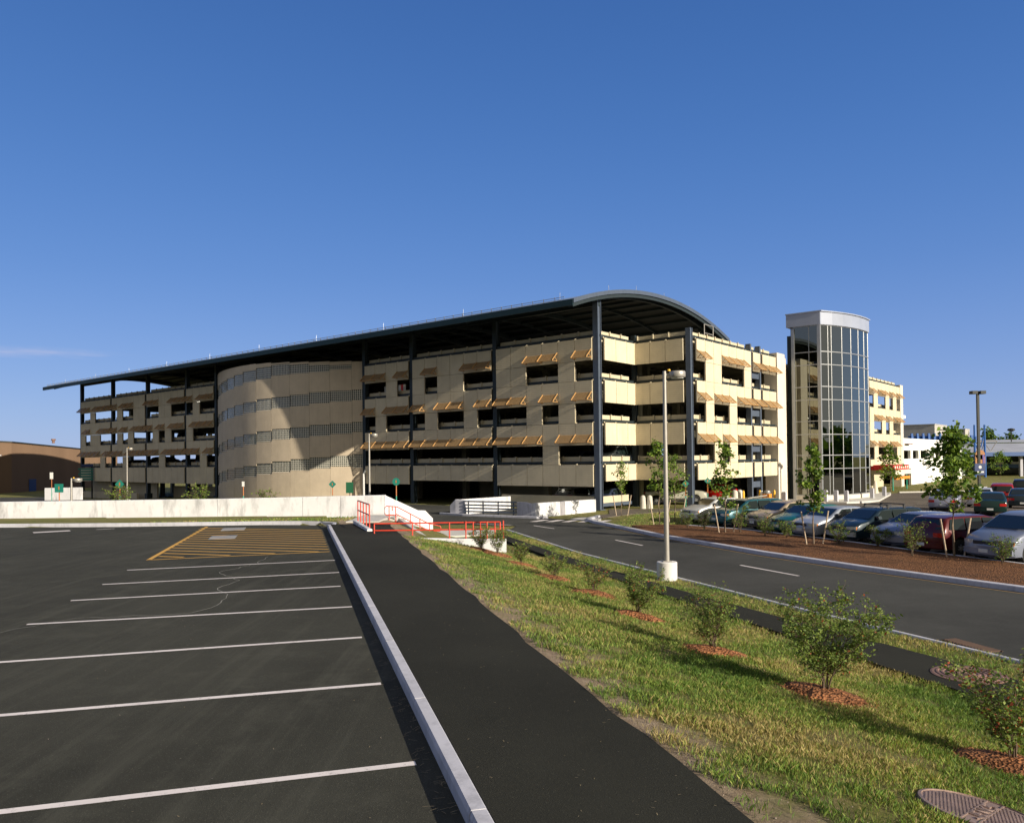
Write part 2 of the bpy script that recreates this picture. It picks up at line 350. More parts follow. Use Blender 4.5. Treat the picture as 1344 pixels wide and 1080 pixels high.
def inpoly(p,poly):
    x,y=p; c=False; j=len(poly)-1
    for i in range(len(poly)):
        xi,yi=poly[i]; xj,yj=poly[j]
        if (yi>y)!=(yj>y) and x<(xj-xi)*(y-yi)/(yj-yi)+xi: c=not c
        j=i
    return c
def sheet(name,poly,zf,mat,res=2.,thick=.0,mesh_only=False):
    bm=bmesh.new(); f=bm.faces.new([bm.verts.new((x,y,0)) for x,y in poly]); 
    xs=[p[0] for p in poly]; ys=[p[1] for p in poly]
    for ax,lo,hi in ((0,min(xs),max(xs)),(1,min(ys),max(ys))):
        q=math.ceil(lo/res)*res
        while q<hi:
            co=[0,0,0];no=[0,0,0];co[ax]=q+1e-4;no[ax]=1
            bmesh.ops.bisect_plane(bm,geom=bm.verts[:]+bm.edges[:]+bm.faces[:],plane_co=co,plane_no=no); q+=res
    bmesh.ops.recalc_face_normals(bm,faces=bm.faces[:])
    for fc in bm.faces:
        if fc.normal.z<0: fc.normal_flip()
    if thick:
        bd=[e for e in bm.edges if e.is_boundary]
        r=bmesh.ops.extrude_edge_only(bm,edges=bd); lowv=[v for v in r['geom'] if isinstance(v,bmesh.types.BMVert)]
        ls=set(lowv)
    else: ls=set()
    for v in bm.verts: v.co.z=zf(v.co.x,v.co.y)-(thick if v in ls else 0)
    me=bpy.data.meshes.new(name); bm.to_mesh(me); bm.free(); me.materials.append(mat)
    o=bpy.data.objects.new(name,me); link(o); return o
def struct(o): o['kind']='structure'; return o

# ------------------------------------------------------------------ polygons of the paved areas
fs_=[-8,0,4,8,11.6,16.6,20,24.3,27,30.25,34,38,41.6]
lot=[W(1.27,-8),W(1.27,34.3),W(1.1,36.3),W(.6,37.6),W(-.2,38.3),W(-1.6,38.75),W(-8.1,40.35),W(-13.35,42.1),W(-40,49.5),(-95,36),(-95,-20)]
# far lot kerb follows y ~ 37
lot=[W(1.27,-8),W(1.27,35.2),(-8.3,35.9),(-8.9,36.45),(-9.9,36.85),(-11.66,37.05),(-18.3,36.9),(-23.9,37.3),(-60,38.6),(-60,-8)]
path=[W(1.42,-8)]+[W(1.42,f) for f in (10,20,35.9)]+[W(4.0,35.6)]+[W(SP(f)+(.025*math.sin(f*2.1)+.015*math.sin(f*5.3)),f) for f in [34,30]+[29-.7*i for i in range(53)]]
road=[W(lerp_t(RLt,f),f) for f in fs_]+[(.2,45.5),(-3.2,47.5),(-8,46),(-62,47),(-80,60),(-90,100),(-88,118)]+[FT(97,-3),FT(60,-2.2),FT(52.5,-6.2),FT(39,-7.2),FT(26,-5.8),FT(25,-1.2),FT(1.5,-1.2),(1.2,52.5),(2.6,51.2)]+[W(lerp_t(RRt,f),f) for f in fs_[::-1]]
lpath=[W(lerp_t(SLt,f),f) for f in fs_[:-1]]+[W(lerp_t(SRt,f),f) for f in fs_[:-1][::-1]]
BIn=[W(27,-5),W(25.5,8),W(23.6,16),W(23.1,21.06),W(22.67,25.43),W(22.56,28.74),W(22.3,31.65),W(21.6,36),W(20.3,39.3)]
bed=[W(lerp_t(RRt,f)+.32,f) for f in (-5,4,13,17.36,22.6,27.1,31,35.1,38.6)]+[W(17.6,40.4),W(19.4,40.2)]+BIn[::-1]
park=[W(27.3,-5),W(25.8,8),W(23.9,16),W(23.4,21.06),W(22.97,25.43),W(22.86,28.74),W(22.6,31.65),W(21.9,36),W(20.6,39.5),W(20.3,40.6)]+[(11.8,45.5),(14.2,48.2),FT(-10.6,5.5),FT(-10.6,13.5),FT(-6.2,14),FT(-6.2,17.2),FT(-12.3,17.6),FT(-12.3,27),FT(-10,40),FT(-9.0,44),FT(-9.5,46),FT(-18,56),FT(-20,85),FT(-16,110),FT(-60,170),(260,150),(200,-5)]
for nm,pl,zf,mt,rs,th in (('parking_lot_asphalt',lot,lambda x,y:.89,mLot,6,0),('footpath',path,lambda x,y:1.04,mPath,3,.1),
      ('road',road,lambda x,y:low(x,y)+.012,mRoad,2,0),('lower_footpath',lpath,lambda x,y:.075,mPath,2,.08),
      ('mulch_bed_ground',bed,lambda x,y:.15,mMulch,2,.1),('car_park_asphalt',park,lambda x,y:low(x,y)+.012,mPark,3,0)):
    struct(sheet(nm,pl,zf,mt,rs,th))
# ------------------------------------------------------------------ ground
def groundmat():
    m,nb=base('ground_grass',(.1,.13,.03),.95,0,.1); g=geo(nb)
    n1=nb.noise(g,.35,5,.6); n2=nb.noise(g,2.2,5,.65); n3=nb.noise(g,40,3,.7)
    c=nb.mix(nb.ramp(n1,.35,.68),(.12,.15,.032),(.20,.20,.055)); c=nb.mix(nb.math('MULTIPLY',nb.ramp(n2,.38,.62),.75),c,(.25,.19,.10))
    c=nb.mix(nb.math('MULTIPLY',nb.ramp(n3,.45,.7),.5),c,(.05,.075,.015))
    dot=nb.new('ShaderNodeVectorMath',operation='DOT_PRODUCT'); nb.lk(g,dot.inputs[0]); dot.inputs[1].default_value=(KC+.022*KS,KS-.022*KC,0)
    s=nb.math('SUBTRACT',dot.outputs['Value'],3.06)     # distance right of the path edge
    s2=nb.math('SUBTRACT',s,nb.math('MULTIPLY',nb.math('SUBTRACT',nb.noise(g,1.1,5,.7),.47),2.6))
    dirt=nb.math('MULTIPLY',nb.ramp(s2,.15,1.1,(1,1,1,1),(0,0,0,1)),nb.ramp(nb.math('ADD',s,3.),.9,1.0))
    dn=nb.noise(g,7,6,.7); dc=nb.mix(nb.ramp(dn,.35,.7),(.25,.185,.125),(.42,.33,.235))
    c=nb.mix(dirt,c,dc); nb.lk(c,nb.p.inputs['Base Color'])
    nb.bump(nb.noise(g,16,8,.8),.9,.07); return m
mGround=groundmat()
def axis(dense0,dense1,step,outer):
    a=[dense0+i*step for i in range(int((dense1-dense0)/step)+1)]
    lo=[];q=dense0;st=step
    while q>-outer: st*=1.35; q-=st; lo.append(q)
    hi=[];q=a[-1];st=step
    while q<outer: st*=1.35; q+=st; hi.append(q)
    return lo[::-1]+a+hi
gx=axis(-16,24,.4,4000); gy=axis(-2,60,.4,4000)
bbs=[(pl,min(p[0] for p in pl),max(p[0] for p in pl),min(p[1] for p in pl),max(p[1] for p in pl)) for pl in (lot,path,road,lpath,bed,park)]
def paved(x,y):
    for pl,a,b,c,d in bbs:
        if a<=x<=b and c<=y<=d and inpoly((x,y),pl): return True
    return False
vs=[];
for y in gy:
    for x in gx:
        z=H(x,y)
        s_,f_=SF(x,y)
        if (s_<1.9 and f_<35.4 and y<37) or inpoly((x,y),lot) or inpoly((x,y-.41),lot) and y>30: z=.80
        elif paved(x,y): z=z-.07
        elif y<WALLY(x) and SF(x,y)[0]<1.6 and y>35: z=1.0
        vs.append((x,y,z))
nx=len(gx); gm=MB(); gm.add(vs,[(j*nx+i,j*nx+i+1,(j+1)*nx+i+1,(j+1)*nx+i) for j in range(len(gy)-1) for i in range(nx-1)])
go=gm.build('ground',mGround,smooth=60); struct(go)
# kerbs ------------------------------------------------------------
def strip_kerb(name,pts,w,z0,z1,mat,side=1,ch=.02):
    """kerb running along pts (xy), width w to the right (side=1) of the direction of travel, chamfered top"""
    mb=MB(); n=len(pts); vs=[]
    for i,p in enumerate(pts):
        a=pts[max(0,i-1)];b=pts[min(n-1,i+1)]; dx,dy=b[0]-a[0],b[1]-a[1]; L=math.hypot(dx,dy); nx_,ny_=dy/L*side,-dx/L*side
        za=z0(p) if callable(z0) else z0; zb=z1(p) if callable(z1) else z1
        for d,z in ((0,za),(0,zb-ch),(ch,zb),(w-ch,zb),(w,zb-ch),(w,za)): vs.append((p[0]+nx_*d,p[1]+ny_*d,z))
    fs=[]
    for i in range(n-1):
        for k in range(5):
            q=(i*6+k,i*6+k+1,(i+1)*6+k+1,(i+1)*6+k); fs.append(q if side<0 else q[::-1])
    fs+= [tuple(range(6)),tuple((n-1)*6+k for k in range(6))[::-1]]
    mb.add(vs,fs); return struct(mb.build(name,mat))
# granite kerb of the lot in separate stones, joints 12 mm
mb=MB()
f0=-6.1
while f0<35.6:
    f1=min(f0+3.05,35.75); P=W(1.27,0); a=(-KS,KC); n=(KC,KS); c=.018
    base_n=len(mb.v)
    sec=[(0,.80),(0.0,1.02-c),(c,1.045),(.15-c,1.045),(.15,1.03),(.15,.80)]
    vs=[]
    for ff in (f0+.009,f1-.009):
        for d,z in sec: vs.append((P[0]+a[0]*ff+n[0]*d,P[1]+a[1]*ff+n[1]*d,z))
    mb.add(vs,[(k,k+1,6+k+1,6+k) for k in range(5)]+[tuple(range(6))[::-1],tuple(6+k for k in range(6))]); f0=f1
for f in [f_ for f_ in mb.f]: pass
struct(mb.build('lot_kerb',mKerb))
strip_kerb('far_lot_kerb',[W(1.42,35.75),(-8.1,36.15),(-8.75,36.7),(-9.8,37.1),(-11.66,37.3),(-18.3,37.15),(-23.9,37.5),(-60,38.8)][::1],.16,.7,1.04,mKerb,1)
strip_kerb('road_kerb',[W(lerp_t(RLt,f)-.02,f) for f in fs_],.13,-.1,lambda p:.045,mKerb,-1)
strip_kerb('car_park_road_kerb',[W(lerp_t(RRt,f),f) for f in (-5,4,8,13,17.36,20,22.6,27.1,31,35.1,38.5,41.6)]+[W(16.75,44),W(17.1,46.2),W(18.6,48.4)],.30,-.1,.155,mKerb,1)
strip_kerb('bed_inner_kerb',BIn,.2,-.1,.16,mKerb,1)
strip_kerb('tower_kerb',[FT(-6.4,14),FT(-6.4,17.2),FT(-12.3,17.6),FT(-12.3,27),FT(-10,40),FT(-9.0,44)],.25,lambda p:low(*p)-.1,lambda p:low(*p)+.14,mSlab,-1)
struct(sheet('tower_pavement',[FT(-4.86,13.8),FT(-6.2,14.2),FT(-6.2,17.4),FT(-12.05,17.8),FT(-12.05,27),FT(-9.8,40),FT(-8.8,44),FT(-4.86,46)],lambda x,y:low(x,y)+.13,mSlab,3,.2))
strip_kerb('lawn_kerb',[FT(-9.2,46.2),FT(-17.8,56.2),FT(-19.8,85),FT(-15.8,110)],.25,lambda p:low(*p)-.1,lambda p:low(*p)+.14,mSlab,1)
# markings ------------------------------------------------------------
def marks(name,quads,zf,mat):
    mb=MB()
    for q in quads: mb.add([(x,y,zf(x,y)) for x,y in q],[(0,1,2,3)])
    return struct(mb.build(name,mat))
def lineq(s0,f0,s1,f1,w=.1):
    d=Vector((s1-s0,f1-f0)).normalized(); n=Vector((-d.y,d.x))*w/2
    return [W(s0-n.x,f0-n.y),W(s1-n.x,f1-n.y),W(s1+n.x,f1+n.y),W(s0+n.x,f0+n.y)]
q=[]
for s1,f1,s0,f0 in ((1.07,7.60,-5.6,7.47),(1.03,10.44,-5.0,10.43),(1.01,13.28,-4.6,13.25),(1.04,16.14,-4.72,16.25),(.96,18.90,-4.63,18.80),(1.05,21.27,-4.51,21.08),(1.07,23.95,-4.46,23.7)):
    q.append(lineq(s0,f0,s1,f1,.105))
marks('parking_bay_lines',q,lambda x,y:.894,mWhiteP)
marks('lot_arrow_marking',[lineq(-10.9,38.4,-9.6,38.9,.5),lineq(-8.6,35.0+4.1,-7.9,39.3,.12)],lambda x,y:.894,mWhiteP)
q=[lineq(-4.36,26.0,1.0,26.32,.11),lineq(-4.3,25.98,-3.95,38.7,.14)]
k=26.9
i=0
while k<46:
    a=(-4.2,k-.1); # diagonal stripe rising to the right
    f_end=k-2.1
    s0,f0,s1,f1=-4.15,k,1.0,k-3.3
    if f1<26.35:
        t_=(26.4-f0)/(f1-f0); s1=s0+(s1-s0)*t_; f1=26.4
    if f0>38.3:
        t_=(38.3-f0)/(f1-f0); s0=s0+(s1-s0)*t_; f0=38.3
    if s1-s0>.3 and f1<35.3: q.append(lineq(s0,f0,s1,f1,.14))
    k+=.86
q=[qq for qq in q]
marks('yellow_hatching',q,lambda x,y:.894,mYelP)
q=[]
for s0,f0,s1,f1 in ((15.24,22.0,14.9,24.86),(14.4,31.9,14.22,34.5),(13.5,41.4,13.05,43.8)): q.append(lineq(s0,f0,s1,f1,.11))
for k in range(7): q.append(lineq(11.6+k*.72,46.1,11.95+k*.72,46.05,2.2) if k%1==0 else None)
q=q[:3]
for k in range(5):
    a=(1.0+k*.95,48.6-.25*k) 
    q.append([(a[0],a[1]),(a[0]+.45,a[1]-.1),(a[0]+1.3,a[1]+1.35),(a[0]+.85,a[1]+1.45)])
q.append([(-2.3,47.2),(-2.0,47.2),(.0,46.3),(-.2,46.2)])
marks('road_white_lines',q,lambda x,y:low(x,y)+.017,mWhiteP)
q=[]
ff=[4,8,13,17.36,20,22.6,25,27.1,31,35.1,38.5,41.6,44]
for a,b in zip(ff,ff[1:]):
    q.append([W(lerp_t(RRt,a)-.24,a),W(lerp_t(RRt,a)-.16,a),W(lerp_t(RRt,b)-.16,b),W(lerp_t(RRt,b)-.24,b)])
# meandering sealed crack across the empty bays
def crack(px):
    out=[]
    for (x0,y0),(x1,y1) in zip(px,px[1:]):
        d=Vector((x1-x0,y1-y0)); L=d.length; n=max(1,int(L/.25)); nn=Vector((-d.y,d.x))/L
        last=Vector((x0,y0))
        for k in range(1,n+1):
            e=Vector((x0,y0))+d*k/n+nn*(random.uniform(-.07,.07) if k<n else 0)
            dd=(e-last).normalized(); m_=Vector((-dd.y,dd.x))*random.uniform(.006,.014); out.append([tuple(last-m_),tuple(e-m_),tuple(e+m_),tuple(last+m_)]); last=e
    return out
CK=[(-8.9,24.5),(-8.7,22.9),(-9.15,21.1),(-8.1,19.6),(-8.2,18.4),(-7.6,17.3),(-7.4,16.2),(-7.6,15.4),(-8.1,15.2),(-9.6,15.0),(-10.4,13.6),(-11.2,12.4),(-12,11.2)]
marks('lot_crack',crack([(a+1.4,b) for a,b in CK]),lambda x,y:.893,paint('crack_filler',(.24,.23,.19)))
marks('road_yellow_edge_line',q,lambda x,y:low(x,y)+.017,paint('faded_yellow_paint',(.30,.20,.08)))
# concrete corner ramp at crossing + landings of the stairs
struct(sheet('crossing_pavement',[(3.6,50.2),(4.6,48.6),(5.4,48.9),(5.6,50.6),(4.6,51.6)],lambda x,y:low(x,y)+.05,mSlab,3,.1))
struct(sheet('garage_path',[(4.8,51.7),(5.7,50.7),(7.6,53.6),(12.5,57.6),(13.2,59.3),(7.2,59.5),(6.9,57.4),(6.6,54.6)],lambda x,y:low(x,y)+.04,mPark,3,.08))
# ------------------------------------------------------------------ PARKING GARAGE   local frame: X=-t, Y=w
garage=thing('parking_garage','large four-storey cream-panelled parking garage with dark steel columns under a barrel-vaulted canopy roof','parking garage',(AX,AY,0),-GA)
PZ={4:12.76,3:9.62,2:6.475,1:3.36}; PH=1.65
gcol=MB()
def facade(P,a,n,bays,opens,bot,cs=.30,aw=True,pillar_mods=()):
    """P origin, a along, n outward. bays: list of lists of module edges (positions along a). opens[level]: string per bay, o=open, x=closed"""
    for bi,ed in enumerate(bays):
        s0,s1=ed[0],ed[-1]
        for k in (4,3,2,1):
            pz=PZ[k]; mb=MB(); beam=MB(); par=MB()
            bz=bot[bi] if k==1 else pz-PH
            for j in range(len(ed)-1):
                mb.obox(P,a,n,ed[j]+.018,ed[j+1]-.018,cs,cs+.09,bz,pz)
                # clips on the panel heads
                mb.obox(P,a,n,ed[j]-.05,ed[j]+.05,cs-.06,cs+.02,pz-.02,pz+.07)
                mb.obox(P,a,n,ed[j]-.04,ed[j]+.04,cs-.05,cs+.015,bz,pz,1)
            mb.obox(P,a,n,s0+.05,s1-.05,cs-.1,cs-.02,bz+.15,bz+.3,1)
            mb.build('spandrel_panel',[mPanel,mSeam],garage)
            if k>1:
                o=opens[k][bi]; z0,z1=PZ[k-1]+.02,pz-PH-.025; inf=None; o=o+'|'
                for j,ch in enumerate(o):
                    if ch=='x':
                        inf=inf or MB()
                        inf.obox(P,a,n,ed[j]+.018,ed[j+1]-.018,cs+.002,cs+.088,z0,z1)
                        inf.obox(P,a,n,ed[j]-.04,ed[j]+.04,cs-.05,cs+.01,z0,z1,1)
                    elif inf: inf.build('infill_panel',[mPanel,mSeam],garage); inf=None
                o=o[:-1]
                if aw:
                    j=0
                    while j<len(o):
                        if o[j]=='o':
                            e=j
                            while e<len(o) and o[e]=='o': e+=1
                            awning(P,a,n,ed[j]+.05,ed[e]-.05,cs+.09,pz-PH,ed[j:e+1]); j=e
                        else: j+=1
            zz=PZ[k]
            beam.obox(P,a,n,s0-.28,s1+.28,-.05,.16,zz+.07,zz+.23)
            beam.obox(P,a,n,s0-.28,s1+.28,-.12,.2,zz+.22,zz+.245)
            for j in range(len(ed)-1):
                par.obox(P,a,n,ed[j]+.02,ed[j+1]-.02,-.34,-.2,zz-.35,zz+.60)
                par.obox(P,a,n,ed[j]-.02,ed[j]+.02,-.32,-.22,zz-.3,zz+.58,1)
                par.obox(P,a,n,ed[j]-.05,ed[j]+.05,-.2,-.1,zz+.2,zz+.66)
            beam.build('edge_beam',mSteel,garage); par.build('parapet',[mStrip,mSeam],garage)
def awning(P,a,n,s0,s1,d,z,eds):
    mb=MB(); zt,zb=z+.78,z+.18; dp=.62; ns=9
    for i in range(ns):      # sloping louvre blades
        k0,k1=i/ns,(i+.80)/ns
        pts=[]
        for (k,off) in ((k0,0),(k1,0)):
            pts.append((d+dp*k,zt+(zb-zt)*k))
        vs=[]
        for s in (s0,s1):
            for (dd,zz) in pts:
                vs.append((P[0]+a[0]*s+n[0]*dd,P[1]+a[1]*s+n[1]*dd,zz))
            for (dd,zz) in pts[::-1]:
                vs.append((P[0]+a[0]*s+n[0]*(dd-.014),P[1]+a[1]*s+n[1]*(dd-.014),zz-.014))
        mb.add(vs,[(0,1,5,4),(1,2,6,5),(2,3,7,6),(3,0,4,7),(0,3,2,1),(4,5,6,7)])
    o=mb.build('awning',mAwn,garage)
    br=MB()
    for s in [s0+.02]+list(eds[1:-1])+[s1-.02]:
        def pt(dd,zz): return (P[0]+a[0]*s+n[0]*dd,P[1]+a[1]*s+n[1]*dd,zz)
        br.tube([pt(d,zt+.03),pt(d+dp,zb+.03)],.038,5)
        br.tube([pt(d,zb-.02),pt(d+dp,zb+.01)],.026,5)
        br.tube([pt(d,zb-.02),pt(d+dp*.5,(zt+zb)/2)],.026,5)
    br.tube([(P[0]+a[0]*s+n[0]*(d+dp),P[1]+a[1]*s+n[1]*(d+dp),zb) for s in (s0,s1)],.03,5)
    br.build('awning_bracket',mAwnB,garage)
def mods(s0,s1,n,g=.26): return [s0+g+(s1-s0-2*g)*i/n for i in range(n+1)]
B=9.85
c0,c1,c2,c3,c4,c5,c6,c7,c8=0,9.87,19.7,26.2,52.4,59.05,68.95,78.8,88.65
LP=(0,0); LA=(-1,0); LN=(0,-1)
facade(LP,LA,LN,[mods(c0,c1,6),mods(c1,c2,6),mods(c2,c3,4)],
  {4:['oxooxx','ooxxox','oxoo'],3:['oxoxoo','oxooxo','ooxo'],2:['ooxooo','oooooo','oooo']},[1.73,2.06,1.72])
facade(LP,LA,LN,[mods(c4,c5,4),mods(c5,c6,6),mods(c6,c7,6),mods(c7,c8,6)],
  {4:['ooxo','ooxxoo','xxooxo','oooxoo'],3:['ooox','ooxoxo','ooxoxo','ooxxox'],2:['oxoo','oooxoo','oooxoo','oxoooo']},[1.4,1.4,1.45,1.5])
# notch: bright short wall (t=0 plane, facing -t) and the wall facing the road
facade((0,0),(0,1),(1,0),[mods(0.05,5.05+.30,3,.28)[:3]+[5.05-.32]],{4:['ooo'],3:['ooo'],2:['ooo']},[2.12],aw=False)
facade((0,5.05),(1,0),(0,-1),[[.32,1.7,3.05,4.55]],{4:['ooo'],3:['ooo'],2:['ooo']},[2.12],aw=False)
# right facade
RP=(4.86,5.05); RA=(0,1); RN=(1,0)
e1=[.44,1.93,3.34,4.77,6.15,7.62,9.12,10.57]; e2=[11.01,12.56]; e3=[13.03,14.55,16.1]
facade(RP,RA,RN,[e1,e2,e3],{4:['oxxooox','o','oo'],3:['oxooxoo','o','oo'],2:['ooxoxoo','o','oo']},[2.12,2.12,2.14])
e4=[45.2+1.72*i for i in range(9)]
facade(RP,RA,RN,[e4],{4:['oxooxoxo'],3:['xooxoxoo'],2:['oxooxoox']},[2.6])
# columns
def column(x,y,z1,w=.36,name='column',m=None):
    mb=MB(); mb.box(x-w/2,x+w/2,y-w/2,y-w/2+.05,-1.2,z1); mb.box(x-w/2,x+w/2,y+w/2-.05,y+w/2,-1.2,z1); mb.box(x-.14,x+.14,y-w/2+.05,y+w/2-.05,-1.2,z1)
    mb.box(x-.35,x+.35,y-.35,y+.35,-1.2,.06)
    mb.build(name,m or mSteel,garage)
for t in (c0,c1,c2,c3,c4,c5,c6,c7,c8): column(-t,-.06,15.9,.42 if t else .46,m=mSteelL if t==0 else None)
for t in (c0,c1,c2,c3,c4,c5,c6,c7,c8): column(-t-.0 if t else -.3,17.6,16.0)
column(4.86,5.05,13.55,.40,m=mSteelL); column(.0,5.25,13.5,.36)
for s in (10.79,12.8): 
    mb=MB(); mb.box(4.86-.15,4.86+.28,5.05+s-.13,5.05+s+.13,-1.2,13.45); mb.build('column',mSteelL,garage)
mb=MB()
for z in (10.55,7.3,4.25,1.2): mb.box(4.86-.1,4.86+.2,5.05+10.92,5.05+12.67,z,z+.5)
mb.build('cross_rail',mSteelL,garage)
for j,(s0,s1,zt) in enumerate(((16.3,18.15,13.22),(59.0,60.4,13.1))):
    mb=MB(); mb.box(4.86-.8,4.86+.42,5.05+s0,5.05+s1,-1.2,zt); mb.build('pilaster',mPil,garage)
mb=MB(); mb.box(4.0,4.86+.05,5.05+18.2,5.05+19.4,-1.2,13.0); mb.build('pilaster',mPil,garage)
# decks, ribs, inner columns
for k in (4,3,2,1):
    z=PZ[k]-.35; mb=MB()
    def slab(x0,x1,y0,y1):
        mb.box(x0,x1,y0,y1,z-.25,z)
        mb.box(x0,x1,y0,y0+.3,z-.75,z-.25)
    slab(-c8+.1,-.25,.3,20); slab(-.25,4.5,5.4,62); mb.box(-40,-.25,20.0,62,z-.25,z)
    x=-c8+1.6
    while x<-.4: mb.box(x-.1,x+.1,.6,19.8,z-.72,z-.25); x+=1.64
    y=6.6
    while y<61: mb.box(-12,4.3,y-.1,y+.1,z-.72,z-.25); y+=1.64
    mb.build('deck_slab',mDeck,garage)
    mb=MB()   # end parapets (far end and rear)
    mb.box(-c8+.05,-c8+.2,.3,20,z,z+.62); mb.box(-c8+.4,-40,19.8,19.95,z,z+.7); mb.build('end_parapet',mStrip,garage)
mb=MB()
for t in (0.6,c1,c2,c3,32.7,39.3,45.9,c4,c5,c6,c7,c8-.4):
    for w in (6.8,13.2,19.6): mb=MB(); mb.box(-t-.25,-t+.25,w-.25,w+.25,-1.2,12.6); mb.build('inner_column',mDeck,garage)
for s in (6,12,18,26,34,42,50,56): mb=MB(); mb.box(-2.5,-2,5.05+s-.25,5.05+s+.25,-1.2,12.6); mb.build('inner_column',mDeck,garage)
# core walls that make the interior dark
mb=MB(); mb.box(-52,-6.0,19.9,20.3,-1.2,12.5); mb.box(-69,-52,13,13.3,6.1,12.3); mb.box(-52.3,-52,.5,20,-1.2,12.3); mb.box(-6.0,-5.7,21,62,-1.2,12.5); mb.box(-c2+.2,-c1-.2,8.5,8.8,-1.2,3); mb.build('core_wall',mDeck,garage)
mb=MB(); mb.box(-c8+.3,-c6-.3,1.2,1.45,-1.2,2.6); mb.box(-c6+.2,-c4-3,3.2,3.45,-1.2,.9); mb.box(-c8+.3,-c6-3,-.15,.1,-1.4,.0); mb.build('ground_floor_wall',mStrip,garage)
# ceiling lights
for (t,w,k) in ((11.5,.9,4),(22.5,1.0,4),(3.4,1.2,3),(1.0,3.0,3),(-1.0,6.5,3),(.6,4.4,2),(-3.5,7.6,2),(6.0,2.5,1),(8.2,5,1),(14,4,1),(22,2.5,2),(62,3,4),(71,3,3),(30-48,9,3)):
    if t<-5: continue
    mb=MB(); z=PZ[k]-.35-.85; mb.lathe([(.02,.06),(.17,.05),(.19,0),(.12,-.05),(.02,-.06)],12,(-t,w,z)); mb.build('ceiling_light',emis('garage_lamp',(1,.93,.75),5) if 'gl' not in MATS else MATS['gl'],garage)
    MATS['gl']=bpy.data.materials['garage_lamp']
# ---- vaulted roof: arch in the Y(w)-Z plane extruded along X
AC,AZ_,AR=8.5,-22.0,39.0
def arch(w,dz=0): return AZ_+dz+math.sqrt(AR**2-(w-AC)**2)
w0,w1=-4.1,21.1; X0,X1=-91.6,.75
N=28; ws=[w0+(w1-w0)*i/N for i in range(N+1)]
mb=MB(); vs=[]
for X in (X0,X1):
    for w in ws: vs.append((X,w,arch(w)))
    for w in ws: vs.append((X,w,arch(w)-.12))
n=N+1; L=2*n
fs=[]
for i in range(N):
    fs.append((i,i+1,L+i+1,L+i)); 
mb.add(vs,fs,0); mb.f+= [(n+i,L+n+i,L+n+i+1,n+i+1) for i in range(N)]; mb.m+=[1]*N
mb.f+=[(L+i,L+i+1,L+n+i+1,L+n+i) for i in range(N)]; mb.m+=[0]*N
mb.f+=[(n+i,n+i+1,i+1,i) for i in range(N)]; mb.m+=[0]*N
mb.f+=[(0,L,L+n,n),(N,n+N,L+n+N,L+N)]; mb.m+=[1,1]
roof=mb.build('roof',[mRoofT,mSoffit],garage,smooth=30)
def archbeam(X,t,depth,wa,wb,top=-.12,name='rib',mat=mSteel,parent=roof):
    mb=MB(); vs=[]; K=24
    for i in range(K+1):
        w=wa+(wb-wa)*i/K
        for (dx,dz) in ((-t/2,top),(t/2,top),(t/2,top-depth),(-t/2,top-depth)): vs.append((X+dx,w,arch(w)+dz))
    fs=[]
    for i in range(K):
        for k in range(4): fs.append((i*4+k,i*4+(k+1)%4,i*4+4+(k+1)%4,i*4+4+k))
    fs+=[(0,3,2,1),(K*4,K*4+1,K*4+2,K*4+3)]
    mb.add(vs,fs); return mb.build(name,mat,parent)
for t in (c0,c1,c2,c3,32.75,39.3,45.85,c4,c5,c6,c7,c8):
    archbeam(-t,.22,.42,w0+.3,w1-.3)
for t in (4.9,14.8,23): archbeam(-t,.12,.26,w0+.3,w1-.3)
mb=MB()
w=w0+1.2
while w<w1-.5:
    z=arch(w)-.13; mb.box(X0+.2,X1-.15,w-.06,w+.06,z-.2,z); w+=2.05
mb.build('purlin',mSteel,roof)
mb=MB(); mb.box(X0,X1,w0-.12,w0,arch(w0)-.42,arch(w0)+.03); mb.build('fascia',mFascia,roof)
mb=MB(); mb.box(X0,X1,w1,w1+.12,arch(w1)-.42,arch(w1)+.05); mb.build('fascia',mSteel,roof)
archbeam(X1+.05,.1,.30,w0-.1,w1+.1,.07,'gable_flashing',mSteelL); archbeam(X1-.05,.08,.24,w0-.05,w1+.05,-.26,'gable_flashing',mSteel); archbeam(X0-.05,.1,.34,w0-.1,w1+.1,.05,'gable_flashing',mSteelL)
mb=MB()  # eave edge beam under the roof over the columns + snow rail and lightning rods above
mb.box(-c8-.2,.2,-.18,.12,arch(0)-.95,arch(0)-.55); mb.build('eave_beam',mSteel,roof)
mb=MB()
x=X0+.5
while x<X1-1: mb.box(x-.02,x+.02,w0+.30,w0+.34,arch(w0),arch(w0)+.42); x+=1.0
mb.box(X0+.4,X1-1,w0+.3,w0+.34,arch(w0)+.33,arch(w0)+.37); mb.box(X0+.4,X1-1,w0+.3,w0+.34,arch(w0)+.19,arch(w0)+.22); mb.build('snow_rail',mAlu,roof)
mb=MB()
for i in range(10): mb.tube([(-1.5-i*9.6,w0+1.5,arch(w0+1.5)),(-1.5-i*9.6,w0+1.5,arch(w0+1.5)+.55)],.012,5)
for w in (1,5,9.5,14): mb.tube([(0.4,w,arch(w)),(.4,w,arch(w)+.5)],.014,5)
mb.build('lightning_rod',mAlu,roof)
mb=MB(); mb.box(2.0,3.2,11.2,11.3,13.3,14.6); mb.box(2.0,3.2,11.2,11.28,14.5,14.62)
mb=MB()
for z in (13.8,14.5): mb.tube([(3.9,9.6,z),(3.9,11.2,z)],.04,5)
for y in (9.6,11.2): mb.tube([(3.9,y,13.2),(3.9,y,14.5)],.04,5)
mb.build('roof_hatch_rail',mPole,garage)
